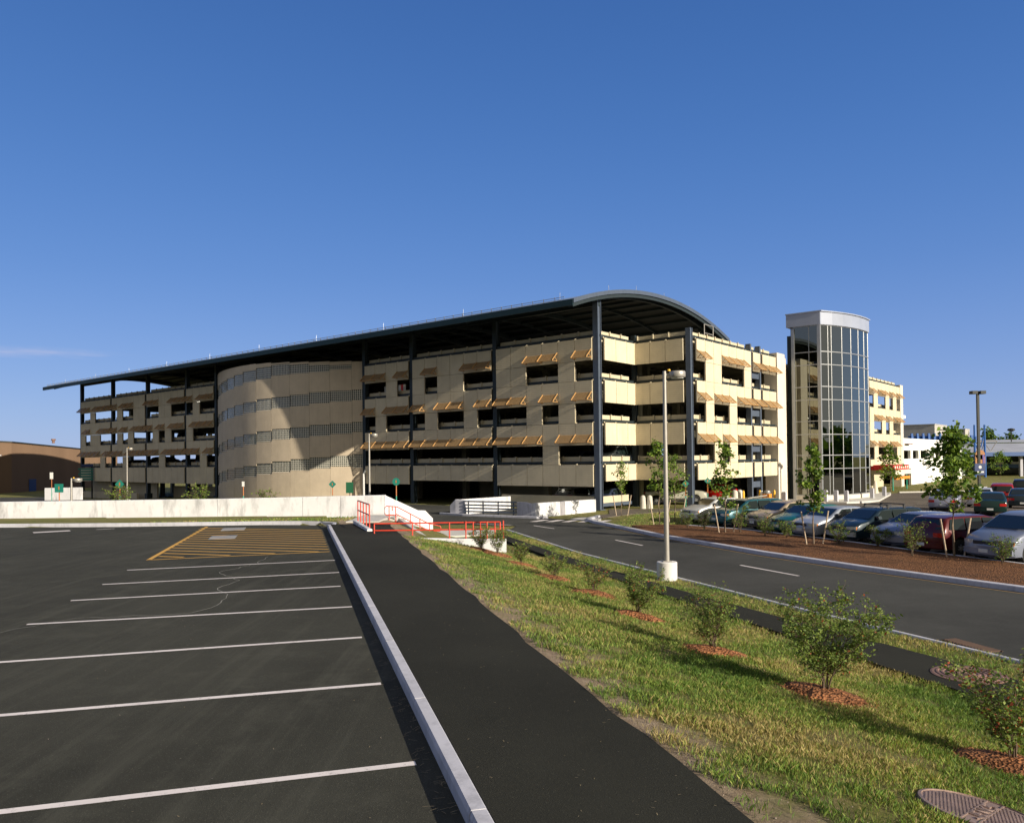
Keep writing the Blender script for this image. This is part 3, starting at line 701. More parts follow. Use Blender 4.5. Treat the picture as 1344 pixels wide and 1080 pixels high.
# ---- curved precast stair/ramp tower
Rc=23.248; half=R(34); tc=39.25; yc=Rc*math.cos(half)       # centre at w=+yc
def CP(s,off=0):      # arc distance from the near end
    th=half-s/Rc; r=Rc+off
    return (-(tc-r*math.sin(th)), yc-r*math.cos(th))
be=[0,1.35,3.6,5.85,8.15,10.6,12.95,15.4,17.45,19.65,21.9,24.2,27.59]
tabs={'g1t':[(1.4,12.93),(5.8,13.14),(10.7,13.44),(13,13.32),(15.4,13.15),(17.5,12.95),(19.6,12.77),(27,12.2)],
 'g1b':[(0,12.75),(3.66,12.61),(5.86,12.45),(10.6,12.37),(13.1,12.13),(15.5,11.99),(18.8,11.62),(27,11.0)],
 'g2t':[(0,10.66),(5.9,10.53),(8.1,10.36),(10.6,10.24),(13,10.17),(15.4,9.96),(17.5,9.78),(19.7,9.59),(27,9.0)],
 'g2b':[(0,9.7),(5.8,9.45),(8.15,9.25),(10.7,9.12),(13.1,8.99),(15.6,8.87),(19.7,8.51),(27,7.9)],
 'g3t':[(1.4,7.57),(5.8,7.38),(8.1,7.21),(10.5,7.11),(12.9,6.94),(15.3,6.72),(19.7,6.28),(27,5.6)],
 'g3b':[(1.4,6.61),(5.9,6.29),(8.2,6.15),(10.5,6.05),(12.9,5.86),(15.5,5.62),(19.7,5.2),(27,4.6)],
 'g4t':[(1.35,4.53),(5.8,4.25),(8.1,4.11),(10.5,3.92),(12.9,3.73),(15.3,3.48),(19.4,3.17),(27,2.5)],
 'g4b':[(0,3.19),(1.67,3.21),(3.6,3.34),(5.7,3.19),(8.1,3.0),(10.6,2.84),(13,2.63),(15.3,2.38),(20.3,1.95),(27,1.3)]}
tw=MB(); GL={q:(MB(),[]) for q in ('g1','g2','g3','g4')}
def arcbox(mb,s0,s1,o0,o1,z0,z1,n=3,m=0):
    vs=[]
    for i in range(n+1):
        s=s0+(s1-s0)*i/n; a=CP(s,o1); b=CP(s,o0)
        vs+=[(a[0],a[1],z0),(a[0],a[1],z1),(b[0],b[1],z1),(b[0],b[1],z0)]
    fs=[]
    for i in range(n):
        for k in range(4): fs.append((i*4+k,i*4+(k+1)%4,i*4+4+(k+1)%4,i*4+4+k))
    fs+=[(0,3,2,1),(n*4,n*4+1,n*4+2,n*4+3)]
    mb.add(vs,fs,m)
panels=[]
for k in range(12):
    a,b=be[k],be[k+1]; g=lambda q: lerp_t(tabs[q],b)
    top=lerp_t([(0,13.29),(5.8,13.46),(13,13.77),(27,13.8)],(a+b)/2)
    mb=MB(); kk=.012
    def bd(z0,z1,o=0.0):
        arcbox(mb,a+kk,b-kk,-.22,o,z0,z1)
        arcbox(mb,a+kk+.02,b-kk-.02,-.2,o+.0,z0,z1) if False else None
    bd(-1.3,g('g4b')); bd(g('g4t'),g('g3b')); bd(g('g3t'),g('g2b'))
    if k==0: bd(g('g2t')+0,top)
    else: bd(g('g2t'),g('g1b')); bd(g('g1t'),top)
    arcbox(mb,a-.02,a+.02,-.21,-.03,-1.3,top-.01,1,1)
    mb.build('curved_wall_panel',[mCurve,mSeam],garage,smooth=20)
    for q in ('g4','g3','g2')+(('g1',) if k else ()):
        z0,z1=g(q+'b'),g(q+'t'); nseg=4; glb,gluv=GL[q]
        vs=[];
        for i in range(nseg+1):
            s=a+(b-a)*i/nseg; p_=CP(s,-.06); r_=CP(s,-.16); vs+=[(p_[0],p_[1],z0),(p_[0],p_[1],z1),(r_[0],r_[1],z0),(r_[0],r_[1],z1)]
        bn=len(glb.v)
        glb.add(vs,[(4*i,4*i+1,4*i+5,4*i+4) for i in range(nseg)]+[(4*i+2,4*i+6,4*i+7,4*i+3) for i in range(nseg)])
        for i in range(nseg+1):
            s=a+(b-a)*i/nseg
            for z in (z0,z1,z0,z1): gluv.append((s,z))
def glassblock():
    m,nb=base('glass_block',(.3,.3,.28),.25,0,.35); uv=nb.new('ShaderNodeUVMap'); 
    bk=nb.new('ShaderNodeTexBrick'); bk.offset=0; bk.squash=1; nb.lk(uv.outputs[0],bk.inputs['Vector'])
    bk.inputs['Scale'].default_value=1; bk.inputs['Brick Width'].default_value=.205; bk.inputs['Row Height'].default_value=.205; bk.inputs['Mortar Size'].default_value=.028; bk.inputs['Mortar Smooth'].default_value=.1
    bk.inputs['Color1'].default_value=(.022,.032,.024,1); bk.inputs['Color2'].default_value=(.06,.075,.06,1); bk.inputs['Mortar'].default_value=(.58,.55,.47,1)
    n=nb.noise(uv.outputs[0],.5,3); c=nb.mix(nb.math('MULTIPLY',nb.ramp(n,.5,.75),.25),bk.outputs[0],(.30,.32,.31))
    nb.lk(c,nb.p.inputs['Base Color']); nb.lk(nb.math('ADD',nb.math('MULTIPLY',bk.outputs[1],.5),.12),nb.p.inputs['Roughness']); nb.bump(bk.outputs[1],.5,.02); return m
mBlock=glassblock()
for glb,gluv in GL.values():
    gb=glb.build('glass_block_band',mBlock,garage); ul=gb.data.uv_layers.new(name='UVMap')
    for lp in gb.data.loops: ul.data[lp.index].uv=gluv[lp.vertex_index]
mb=MB(); mb.box(-c3-.0,-c3+.0-.3,-.1,.3,-1.2,13.2)
arcbox(mb,.1,27.4,-.6,-.2,13.1,13.2,24); mb.build('tower_cap',mCurve,garage)
# downpipe beside the curved wall and striped board inside the top storey
mb=MB(); mb.tube([(-c3+.45,-.75,-.2),(-c3+.45,-.75,2.6),(-c3+.2,-.3,3.0)],.09,8); mb.build('downpipe',mSignW,garage)
mb=MB()
for i in range(9): mb.box(-c2-2.3-i*.33,-c2-2.3-i*.33-.33,1.2,1.24,9.95,10.9,1 if i%3==1 else 0)
mb.build('striped_board',[mSignW,M('red_board',(.6,.02,.02),.5)],garage)

# ------------------------------------------------------------------ GLASS TOWER (same frame)
tower=thing('glass_stair_tower','tall glazed stair tower with silver cap and white mullions, bowed on its right face','tower',(AX,AY,0),-GA)
tx0=4.86; ty0=5.05+20.2; td=2.9
zt=-.35
# outline (local xy): left flat face from (tx0-1,ty0) to corner (tx0+td,ty0), then bowed to (tx0, ty0+...)
corner=(tx0+td,ty0)
Rb=14.6
cxb,cyb=corner[0]-Rb*math.cos(R(30)),corner[1]+Rb*math.sin(R(30))
angs=[-30+i*5.75 for i in range(7)]
bowp=[(cxb+Rb*math.cos(R(q)),cyb+Rb*math.sin(R(q))) for q in angs]
rows=[zt+.55,2.66,3.9,5.84,7.06,9.05,10.26,12.3,13.5,15.95]
mull=MB(); cap=MB()
left=[(corner[0]-2.4,ty0),(corner[0]-.95,ty0),corner]   # two bays on the left face
def pane(mbp,p,q,z0,z1): mbp.add([(p[0],p[1],z0),(q[0],q[1],z0),(q[0],q[1],z1),(p[0],p[1],z1)],[(0,1,2,3)])
def rail(p,q,z,w,dep):
    d=Vector((q[0]-p[0],q[1]-p[1])); L=d.length; d/=L; n=Vector((d.y,-d.x)); mull.obox(p,d,n,0,L,-dep/2,dep/2,z-w/2,z+w/2)
bow_sub=[bowp[0]]
first_mid=(bowp[0][0]*.28+bowp[1][0]*.72,bowp[0][1]*.28+bowp[1][1]*.72)
for seg in ([left[0],left[1]],[left[1],left[2]])+tuple([bowp[i],bowp[i+1]] for i in range(6)):
    p,q_=seg
    for z0,z1 in zip(rows,rows[1:]):
        pm=MB(); pane(pm,p,q_,z0+.03,z1-.03); pm.build('window_pane',mGlass,tower)
    for z in rows: rail(p,q_,z,.075,.12)
for p in [left[0],left[1]]+bowp[1:]: mull.tube([(p[0],p[1],zt),(p[0],p[1],16)],.036,4)
mull.tube([(first_mid[0],first_mid[1],zt+.3),(first_mid[0],first_mid[1],16)],.034,4)
mull.box(corner[0]-.14,corner[0]+.14,corner[1]-.14,corner[1]+.14,zt-.2,16.0)
mull.box(left[0][0]-.16,left[0][0]+.12,ty0-.12,ty0+.2,zt-.2,15.8)
mull.build('mullion',mAlu,tower)
out=[(left[0][0]-.6,ty0-.16)]+[(corner[0]+.17,corner[1]-.16)]+[(cxb+(Rb+.17)*math.cos(R(q)),cyb+(Rb+.17)*math.sin(R(q))) for q in [-29.5]+angs[1:]]+[(left[0][0]-.6,bowp[-1][1])]
cap.prism(out,15.97,17.15); 
out2=[(x+(.12 if x>5 else -.05),y) for x,y in out]; cap.prism([(x,y-.06 if y<ty0+1 else y) for x,y in out2],17.15,17.25)
cap.build('roof_cap',mCap,tower)
mb=MB(); mb.prism([(left[0][0],ty0-.08),(corner[0]+.12,corner[1]-.08)]+[(cxb+(Rb+.12)*math.cos(R(q)),cyb+(Rb+.12)*math.sin(R(q))) for q in angs]+[(left[0][0],bowp[-1][1])],zt-.5,zt+.5); mb.build('plinth',mPil,tower)
mb=MB()
inn=[(left[0][0]+.1,ty0+.35),(corner[0]-.4,corner[1]+.35)]+[(cxb+(Rb-.4)*math.cos(R(q)),cyb+(Rb-.4)*math.sin(R(q))) for q in angs[1:]]+[(left[0][0]+.1,bowp[-1][1]-.5)]
for z in (3.1,6.25,9.4,12.55): mb.prism(inn,z-.3,z)
mb.build('floor_slab',mDeck,tower)
mb=MB(); mb.box(1.5,4.7,ty0+1.2,ty0+14,-.8,12.7); mb.box(4.72,6.2,ty0+3.5,ty0+9.5,-.8,15.9); mb.build('lift_core',panelmat('core_render',(.42,.37,.24),False),tower)
mb=MB()
for z in (0,3.1,6.25,9.4):
    for i in range(10): mb.box(4.75,5.9,ty0+2+i*.33,ty0+2.36+i*.33,z+.1+i*.29,z+.3+i*.29)
mb.build('stair_flight',mSlab,tower)
mb=MB(); mb.box(left[0][0]-.62,left[0][0]-.17,ty0+.1,ty0+.6,zt-.5,15.2); mb.build('side_fin',mSteel,tower); mb=MB(); mb.box(4.9,bowp[-1][0],bowp[-1][1]-.2,bowp[-1][1],zt-.5,16); mb.box(4.9,5.1,ty0+.6,bowp[-1][1],12.7,16); mb.build('rear_wall',mCap,tower)
mb=MB(); mb.tube([(6.3,ty0+4,17.2),(6.3,ty0+4,17.9)],.02,5); mb.build('lightning_rod',mAlu,tower)
# ------------------------------------------------------------------ WALLS, STAIRS, RAILINGS
def polywall(name,pts,th,zb,tops,mat,parent=None,joints=True):
    """wall along xy pts with thickness th to the back (+left of travel), tops list"""
    mb=MB(); n=len(pts); vs=[]
    for i,p in enumerate(pts):
        a=pts[max(0,i-1)];b=pts[min(n-1,i+1)]; d=Vector((b[0]-a[0],b[1]-a[1])).normalized(); nn=(-d.y,d.x)
        c=.025
        for dd,z in ((0,zb),(0,tops[i]-c),(c,tops[i]),(th-c,tops[i]),(th,tops[i]-c),(th,zb)): vs.append((p[0]+nn[0]*dd,p[1]+nn[1]*dd,z))
    fs=[(i*6+k,(i+1)*6+k,(i+1)*6+k+1,i*6+k+1) for i in range(n-1) for k in range(5)]+[tuple(range(6)),tuple((n-1)*6+k for k in range(6))[::-1]]
    mb.add(vs,fs); return mb.build(name,mat,parent)
wall=thing('retaining_wall','long weathered white concrete wall behind the grass strip at the head of the empty lot','retaining wall')
xs=[-60,-50,-42,-34.3,-27.9,-21.6,-15.4,-10.9,-8.9,-6.6]
for a,b in zip(xs,xs[1:]):
    t=lambda x: lerp_t([(-60,1.8),(-27,1.85),(-15,1.91),(-6.6,2.03)],x)
    polywall('wall_section',[(a+.012,WALLY(a)),(b-.012,WALLY(b))],.36,-1.2,[t(a),t(b)],mWall,wall)
polywall('sloping_end',[(-6.6+.01,41.3),(-4.98,42.2),(-4.62,42.38),(-4.25,42.55)],.34,-.3,[2.03,1.17,1.14,.72],mWall,wall)
st=thing('concrete_stairs','short flight of pale concrete steps going down to the right beside the sloping white wall','stairs')
mb=MB()
for i in range(6): mb.box(-6.1+.31*i,-5.79+.31*i,39.2,41.0,-.3,1.0-.16*i)
mb.build('steps',mSlab,st)
struct(sheet('stair_landing',[(-7.6,36.4),(-6.1,36.4),(-6.1,41.1),(-7.6,41.2)],lambda x,y:1.05,mSlab,3,.3))
struct(sheet('lower_landing',[(-4.25,38.9),(-1.0,40.0),(-.9,42.9),(-4.0,42.3)],lambda x,y:.08,mSlab,3,.2))
struct(sheet('ramp_slab',[(-6.35,36.35),(-5.5,36.6),(-5.1,35.2),(-4.05,31.0),(-4.8,30.75),(-5.5,31.2)],lambda x,y:1.02-.10*max(0,SF(x,y)[0]-2.8),mSlab,3,.3))
struct(polywall('ramp_kerb',[(-3.4,32.7),(-5.4,39.2)],.22,-.2,[.62,.98],mSlab))
kb=polywall('low_wall',[W(2.85,31.7),W(2.6,36.1)],.2,.6,[1.13,1.17],mWall); tag(kb,'low white concrete upstand under the short red railing at the end of the footpath','low wall')
rw=polywall('low_wall',[(-4.6,30.05),(-3.4,30.05),(-2.0,30.1),(-.25,30.15)],.3,-.2,[.92,.86,.82,.78],mWall); tag(rw,'white concrete retaining wall carrying the long red railing above the grass bank','low wall')
def railing(label,rails,posts,r=.026,name='handrail'):
    t=thing(name,label,'railing')
    for pts in rails: m_=MB(); m_.tube(pts,r,6); m_.build('rail',mRed,t,smooth=50)
    for (x,y,z0,z1) in posts: m_=MB(); m_.tube([(x,y,z0),(x,y,z1)],r*.95,6); m_.build('post',mRed,t,smooth=50)
    return t
pp=[(-6.87+.28*i*1.0,35.5-.85*i) for i in range(5)]
railing('short red railing of five close posts on the low upstand beside the footpath',[[(x,y,2.04) for x,y in pp],[(x,y,1.62) for x,y in pp]],[(x,y,1.1,2.05) for x,y in pp],.028)
railing('red stair handrail with looped top end sloping down beside the concrete steps',
 [[(-5.65,38.8,1.16),(-6.12,38.8,1.16),(-6.2,38.8,1.22),(-6.2,38.8,1.54),(-6.12,38.8,1.6),(-5.62,38.85,1.56),(-4.15,39.3,.70),(-3.6,39.5,.55),(-3.55,39.5,.45),(-3.6,39.5,.3),(-3.9,39.4,.33)],
  [(-5.85,38.85,1.36),(-5.85,38.85,1.55)],[(-5.65,38.85,1.20),(-4.15,39.3,.36)]],
 [(-6.0,38.83,.9,1.58),(-5.68,38.85,.8,1.56),(-5.0,39.05,.4,1.2),(-4.55,39.2,.2,.95),(-4.1,39.3,0,.70)],.026)
zt_=lambda x: 1.43+.0*x
railing('long red railing on the low retaining wall above the grass bank',
 [[(-5.25,30.3,1.41),(-.48,30.25,1.43)],[(-5.25,30.3,1.15),(-.48,30.25,1.16)],[(-1.78,30.22,1.47),(-1.78,30.22,1.12)],[(-.48,30.25,1.43),(-.48,30.25,1.14)]],
 [(-5.25,30.3,1.0,1.42),(-3.8,30.27,.7,1.43),(-2.4,30.25,.6,1.43),(-1.78,30.25,.7,1.47),(-1.5,30.25,.75,1.44),(-1.23,30.25,.75,1.44),(-.98,30.25,.6,1.44),(-.68,30.25,.75,1.44),(-.36,30.25,.5,1.48)],.028)
# barrier walls in front of the garage corner
bw=thing('ramp_wall','white concrete wall around the ramp opening at the garage corner, patched with a grey strip','ramp wall')
polywall('wall_section',[(1.5,51.8),(3.2,53.95)],.36,-.3,[.95,.93],mWall,bw); polywall('wall_section',[(3.58,54.42),(5.98,57.45)],.36,-.3,[.92,.88],mWall,bw)
polywall('grey_patch',[(3.21,53.96),(3.57,54.41)],.35,-.3,[.92,.92],mRoofT if False else concrete('grey_mortar',(.32,.31,.33),.5,3),bw)
polywall('end_block',[(.28,52.75),(.75,52.38),(1.49,51.82)],.3,-.3,[1.0,1.0,.8],mKerb,bw)
polywall('wall_section',[(-.4,61.0),(-4.0,55.4)],.3,-.3,[1.02,1.08],mWall,bw); polywall('end_block',[(-4.35,55.6),(-3.95,55.3),(-3.35,54.95)],.3,-.3,[.7,1.1,1.05],mKerb,bw)
gr=thing('guard_rail','grey metal guard rail of four flat bars spanning the gap in the white ramp walls','guard rail')
for z in (.30,.52,.74,.98):
    mb=MB(); P=(-3.35,54.9); d=Vector((3.63,-2.15)).normalized(); mb.obox(P,d,(d.y,-d.x),0,4.2,-.03,.05,z-.05,z+.05); mb.build('rail',mSteelL,gr)
for i in range(4):
    mb=MB(); mb.obox(P,d,(d.y,-d.x),.3+i*1.2,.36+i*1.2,-.1,-.03,-.1,1.04); mb.build('post',mSteelL,gr)
struct(strip_kerb('barrier_kerb',[(-5.0,56.3),(-3.3,54.6),(.2,52.2),(1.6,51.2),(2.2,51.4)],.2,-.1,.15,mKerb,1))
mb=MB(); mb.obox((0,0),(-1,0),(0,-1),.5,9.5,-.2,-.05,.2,1.0); mb.obox((0,0),(-1,0),(0,-1),.5,9.5,-.19,.0,.0,.2)
mb.build('ground_parapet',mStrip,garage)
mb=MB(); mb.box(-.25,-.1,.4,4.3,.48,.98); mb.build('ground_parapet',mStrip,garage); mb=MB(); mb.box(-.2,.0,.3,4.6,.22,.47); mb.build('edge_beam',mSteelL,garage)

# ------------------------------------------------------------------ LAMP POSTS
def lamp(x,y,z0,z1,label,base_h=.5,r=.31,hd=(1,0),name='lamp_post',group=None):
    t=thing(name,label,'lamp post',(x,y,z0),0,group); h=z1-z0
    if base_h:
        mb=MB(); mb.lathe([(r-.015,-.3),(r,0),(r,base_h-.02),(r-.02,base_h)],28); mb.build('concrete_base',mSignW if False else concrete('pole_base_concrete',(.66,.64,.62),.15,4) if 'pb' not in MATS else MATS['pb'],t,smooth=40)
        MATS['pb']=bpy.data.materials['pole_base_concrete']
    mb=MB(); mb.box(-.13,.13,-.13,.13,base_h,base_h+.03); mb.lathe([(.085,base_h+.03),(.08,base_h+.5),(.055,h)],14); mb.build('pole',mPole,t,smooth=40)
    mb=MB(); mb.box(min(0,hd[0]*.2),max(hd[0]*.2,.02),-.03,.03,h-.16,h-.08); mb.build('arm',mPole,t)
    cx=hd[0]*.40; mb=MB(); mb.lathe([(.05,h+.0),(.235,h-.01),(.25,h-.03),(.25,h-.18),(.235,h-.20),(.05,h-.20)],24,(cx,0,0)); mb.build('lamp_head',mPole,t,smooth=40)
    mb=MB(); mb.lathe([(.18,h-.235),(.21,h-.2)],20,(cx,0,0)); mb.build('lens',mSignW,t)
    mb=MB(); mb.lathe([(.02,h+.06),(.05,h+.05),(.05,h+.0)],10,(cx*.35,0,0)); mb.build('light_sensor',mYellow,t,smooth=40)
    return t
lamp(4.75,24.75,.05,6.46,'tall slim grey lamp post on a white round base beside the lower footpath',.52,.31)
lamp(-10.72,60,0,5.87,'lamp post with drum head right of the curved tower wall')
lamp(-42.4,88,-.6,5.6,'lamp post with drum head in front of the left end of the garage')
lamp(-69,107,-.8,5.3,'leftmost lamp post, standing by the brown hangar')
lamp(-27.3,49.5,-.0,2.95,'low lamp post with yellow sensor just behind the white wall, left of the garage',.2,.25)
tl=thing('lamp_post','tall dark lamp post with two box heads and a blue sign behind the parked cars','lamp post',(36.2,62,-.3))
mb=MB(); mb.box(-.085,.085,-.085,.085,0,8.85); mb.build('pole',mDarkPole,tl)
mb=MB(); mb.box(-.36,.36,-.05,.05,8.8,8.9); mb.build('arm',mDarkPole,tl)
for x in (-.52,.12): mb=MB(); mb.box(x,x+.40,-.25,.25,8.78,9.02); mb.build('lamp_head',mDarkPole,tl)
mb=MB(); mb.box(-.40,.40,-.16,-.12,2.5,3.4); sb=mb.build('sign_board',mSignB,tl)
mb=MB(); mb.lathe([(.001,-.164),(.12,-.164),(.12,-.162),(.001,-.162)],16,(0,0,3.12),'y'); mb.build('sign_mark',mSignW,sb); mb=MB(); mb.box(-.28,.28,-.164,-.162,2.68,2.80); mb.build('sign_mark',mSignW,sb)
mb=MB(); mb.box(-.12,.5,-.18,-.14,.6,1.6); mb.build('small_board',mKerb,tl)
fl=thing('lamp_post','small distant dark lamp post above the grey canopy roof','lamp post',(105,168,-.4))
mb=MB(); mb.lathe([(.12,0),(.1,9.2)],8); mb.build('pole',mDarkPole,fl); mb=MB(); mb.lathe([(.3,9.0),(.75,9.3),(.6,9.6),(.1,9.7)],12); mb.build('lamp_head',mDarkPole,fl)
# ------------------------------------------------------------------ SIGNS
def sign(x,y,z0,h,shape,label,size=.34,name='road_sign'):
    t=thing(name,label,'sign',(x,y,z0))
    mb=MB(); mb.tube([(0,0,0),(0,0,h*.55)],.04,6); mb.build('post',mGreenPost,t); mb=MB(); mb.tube([(0,0,h*.55),(0,0,h)],.038,6); mb.build('reflective_post',mSignO,t)
    mb=MB(); q=size
    if shape=='diamond': mb.add([(0,-.05,h-q),(q,-.05,h),(0,-.05,h+q),(-q,-.05,h),(0,-.02,h-q),(q,-.02,h),(0,-.02,h+q),(-q,-.02,h)],[(0,1,2,3),(7,6,5,4),(0,4,5,1),(1,5,6,2),(2,6,7,3),(3,7,4,0)])
    elif shape=='square': mb.box(-q,q,-.05,-.02,h-q,h+q)
    elif shape=='tall': mb.box(-q*.5,q*.5,-.05,-.02,h-q,h+q)
    else: mb.lathe([(q,-.05),(q,-.02)],16,(0,0,h),'y')
    p=mb.build('sign_board',mSignW if shape=='tall' else mSignG,t)
    if shape in('diamond','square','round'): mb=MB(); mb.box(-q*.12,q*.12,-.056,-.052,h-q*.35,h+q*.4); mb.build('sign_mark',mSignO,p)
    return t
def at(u,Y): return (u-672)/1048.93*Y
sign(at(157,72),72,-.3,2.3,'diamond','green diamond sign with orange mark before the left end of the garage',.42)
sign(at(77.5,60),60,-.1,2.15,'square','green square sign with orange mark near the white block on the left',.32)
sign(at(67.6,98),98,-.8,3.3,'tall','small pale sign on a green post beside the white block on the left',.4)
sign(at(319,64),64,0,2.1,'tall','small pale sign on a green and orange post in front of the curved tower wall',.2)
sign(at(436,64),64,0,2.0,'diamond','green diamond sign at the foot of the curved tower wall',.3)
sign(at(519.6,58),58,0,2.3,'round','round green sign on a green post in front of the garage vehicle entrance',.27)
sign(at(899,57),57,0,1.95,'diamond','green diamond sign left of the second corner column',.25)
sign(at(928,60),60,0,2.05,'diamond','green diamond sign right of the second corner column',.25)
t=thing('notice_board','dark green notice board on a short post against the curved tower wall','sign',(at(458.5,70),70,0))
mb=MB(); mb.box(-.32,.32,-.05,0,1.05,2.0); mb.build('board',M('dark_green_board',(.01,.09,.04),.5),t); mb=MB(); mb.tube([(0,.04,0),(0,.04,1.8)],.05,6); mb.build('post',mRust,t)
t=thing('direction_board','stack of green and blue direction boards beside the brown hangar','sign',(at(111,112),112,-.95))
for i in range(5):
    mb=MB(); mb.box(-.9+.2*(i%2),1.2,-.06,0,2.6+i*.36,2.84+i*.36); mb.build('board',mSignG,t)
mb=MB(); mb.box(-.4,1.2,-.06,0,4.5,4.85); mb.build('board',mSignB,t)
mb=MB(); mb.box(.9,1.05,.01,.15,0,4.8); mb.build('post',mDarkPole,t)
t=polywall('low_wall',[(-62.6,107),(-57.5,106.4)],.5,-1.2,[.75,.8],mWall); tag(t,'short white concrete wall block standing by the road left of the garage','low wall')
# ------------------------------------------------------------------ BUILDINGS AROUND
hg=thing('hangar','low brown metal-clad hangar building at the far left','hangar')
zr=lambda p: 7.75-(p[1]-137)*.068+(p[0]+86)*.0
mb=MB(); mb.prism([(-85.8,137),(-79.5,161),(-125,175),(-150,120),(-88.6,134.2)],-1.5,zr); mb.build('wall',mBrown,hg)
mb=MB(); mb.prism([(-85.6,136.9),(-79.3,161.2),(-125.2,175.2),(-150.2,119.6),(-88.5,133.9)],lambda p:zr(p)+.01,lambda p:zr(p)+.2); mb.build('roof_edge',mDarkPole,hg)
for (x,y,h) in ((-86.5,135.0,.9),(-84.0,149,.5)): mb=MB(); mb.lathe([(.25,0),(.25,h),(.4,h),(.4,h+.3)],8,(x-1.5,y,7.9)); mb.build('vent',mRust,hg)
mb=MB(); d=Vector((6.3,24)).normalized(); mb.obox((-85.8,137),d,(d.y,-d.x),3.5,5,0,.08,-1,1.4); mb.build('door',mSignB,hg)
wb=thing('white_building','long low white building with a strip of windows right of the garage','building',(AX,AY,0),-GA)
y0,y1=5.05+60.45,5.05+100.6; X=4.86
mb=MB(); mb.box(-14,X-.4,y0,y1,-1.3,3.3) 
mb=MB()
def pierwall(mb,y0,y1,z0,z1,ops):
    q=y0
    for a,b in ops: mb.box(X-.35,X,q,a,z0,z1); q=b
    mb.box(X-.35,X,q,y1,z0,z1)
sY=lambda s: 5.05+s
ops=[(sY(60.9),sY(65.8)),(sY(67),sY(70.3)),(sY(71.5),sY(76)),(sY(77),sY(80)),(sY(81),sY(84.6)),(sY(86),sY(88)),(sY(89.2),sY(92)),(sY(93),sY(99.8))]
pierwall(mb,y0,y1,3.35,4.5,ops); mb.box(X-.35,X,y0,y1,4.5,6.15); mb.box(X-.35,X,sY(66.0),y1,-1.4,3.35); mb.box(X-.35,X,y0,sY(60.9),-1.4,3.35); mb.box(X-.35,X,sY(60.9),sY(66),2.05,3.35)
mb.box(-14,X-.35,y1-.35,y1,-1.4,6.15); mb.build('wall',mWhiteB,wb)
mb=MB(); mb.box(-14,X-.35,y0,y1-.35,5.6,6.0); mb.box(-3,-2.6,y0,y1,-1.3,5.6); mb.box(-14,X-.4,y0,y1-.4,2.9,3.2); mb.build('roof',mDeck,wb)
for s in (62.5,95): mb=MB(); mb.box(X,X+.5,sY(s),sY(s)+2.5,5.3,5.42); mb.build('lamp_hood',mRust,wb)
mb=MB(); mb.lathe([(.5,0),(.9,.02),(.9,.3),(.5,.32)],20,(X-1.2,0,0),'y'); 
for v in range(len(mb.v)): mb.v[v]=(mb.v[v][0],mb.v[v][1]+sY(63.6),mb.v[v][2]+1.25)
mb.build('fan',mAlu,wb)
def blockb(label,cx,cy,L,m_,ztop,mat1,zb=5.5,name='rooftop_block'):
    a=(-gc,gs); b=(gs,gc); pts=[(cx,cy),(cx+a[0]*L,cy+a[1]*L),(cx+a[0]*L+b[0]*m_,cy+a[1]*L+b[1]*m_),(cx+b[0]*m_,cy+b[1]*m_)]
    t=thing(name,label,'building'); mb=MB(); mb.prism(pts,zb,ztop); mb.build('wall',mat1,t); mb=MB()
    c=Vector((sum(p[0] for p in pts)/4,sum(p[1] for p in pts)/4)); mb.prism([tuple(c+(Vector(p)-c)*1.02) for p in pts],ztop,ztop+.15); mb.build('roof_edge',mGreyB,t)
    return t
blockb('larger grey rooftop block with a sunlit white side above the white building',79.4,150,7.5,10.5,9.55,mGreyB,-1)
blockb('smaller grey rooftop block right of the larger one above the white building',107.8,190,7,5.5,9.9,mGreyB,-1)
mb=MB()
for i in range(6): mb.box(i*.9,i*.9+.28,0,.3,6.0,7.3)
mb.box(-.3,5.2,.35,.5,6.0,6.9); t=mb.build('roof_plant',mBlue,None,loc=(63.5,127,0)); tag(t,'row of blue roof machines on the left part of the white building','roof equipment')
mb=MB(); mb.box(0,.3,0,.3,6,8.6); mb.box(-.05,.35,-.05,.35,8.6,8.75); t=mb.build('roof_mast',mBlue,None,loc=(61.5,126,0)); tag(t,'thin blue mast on the roof at the left end of the white building','mast')
mb=MB()
for i in range(5): mb.box(i*.8,i*.8+.4,0,.4,5.9,6.9+.3*(i%2))
t=mb.build('roof_plant',mBlue,None,loc=(77.5,139,0)); tag(t,'blue roof machines on the right part of the white building','roof equipment')
cn_=thing('terminal_canopy','long grey-roofed building with a blue fascia and shaded open front at the far right','building')
def cb(mb,u0,u1,Y0,Y1,z0,z1): mb.box(at(u0,Y0),at(u1,Y0),Y0,Y1,z0,z1)
mb=MB(); x0,x1=82,190; mb.add([(x0,150,4.2),(x1,150,4.2),(x1,172,7.0),(x0,172,7.0),(x0,150,4.0),(x1,150,4.0),(x1,172,6.8),(x0,172,6.8)],[(0,1,2,3),(7,6,5,4),(0,4,5,1),(1,5,6,2),(2,6,7,3),(3,7,4,0)]); mb.build('roof',M('grey_canopy_roof',(.34,.35,.38),.6,.0,.3,.12,.3),cn_)
mb=MB(); mb.box(x0,x1,149.8,149.99,3.5,4.25); mb.build('fascia',M('blue_fascia',(.02,.07,.22),.5),cn_)
mb=MB(); mb.box(x0,x1,156,156.3,1.2,1.9); mb.build('fascia',M('blue_fascia2',(.03,.08,.2),.5),cn_)
mb=MB(); mb.box(x0,x1,165,165.3,-1.2,6.3); mb.build('rear_wall',M('dark_glazing',(.03,.045,.03),.2,0,.5,.4,.4),cn_)
mb=MB()
for i in range(16): mb.box(x0+4+i*3.1,x0+5.6+i*3.1,157.5,157.8,1.9,2.35)
mb.build('lit_strip',mSignW,cn_)
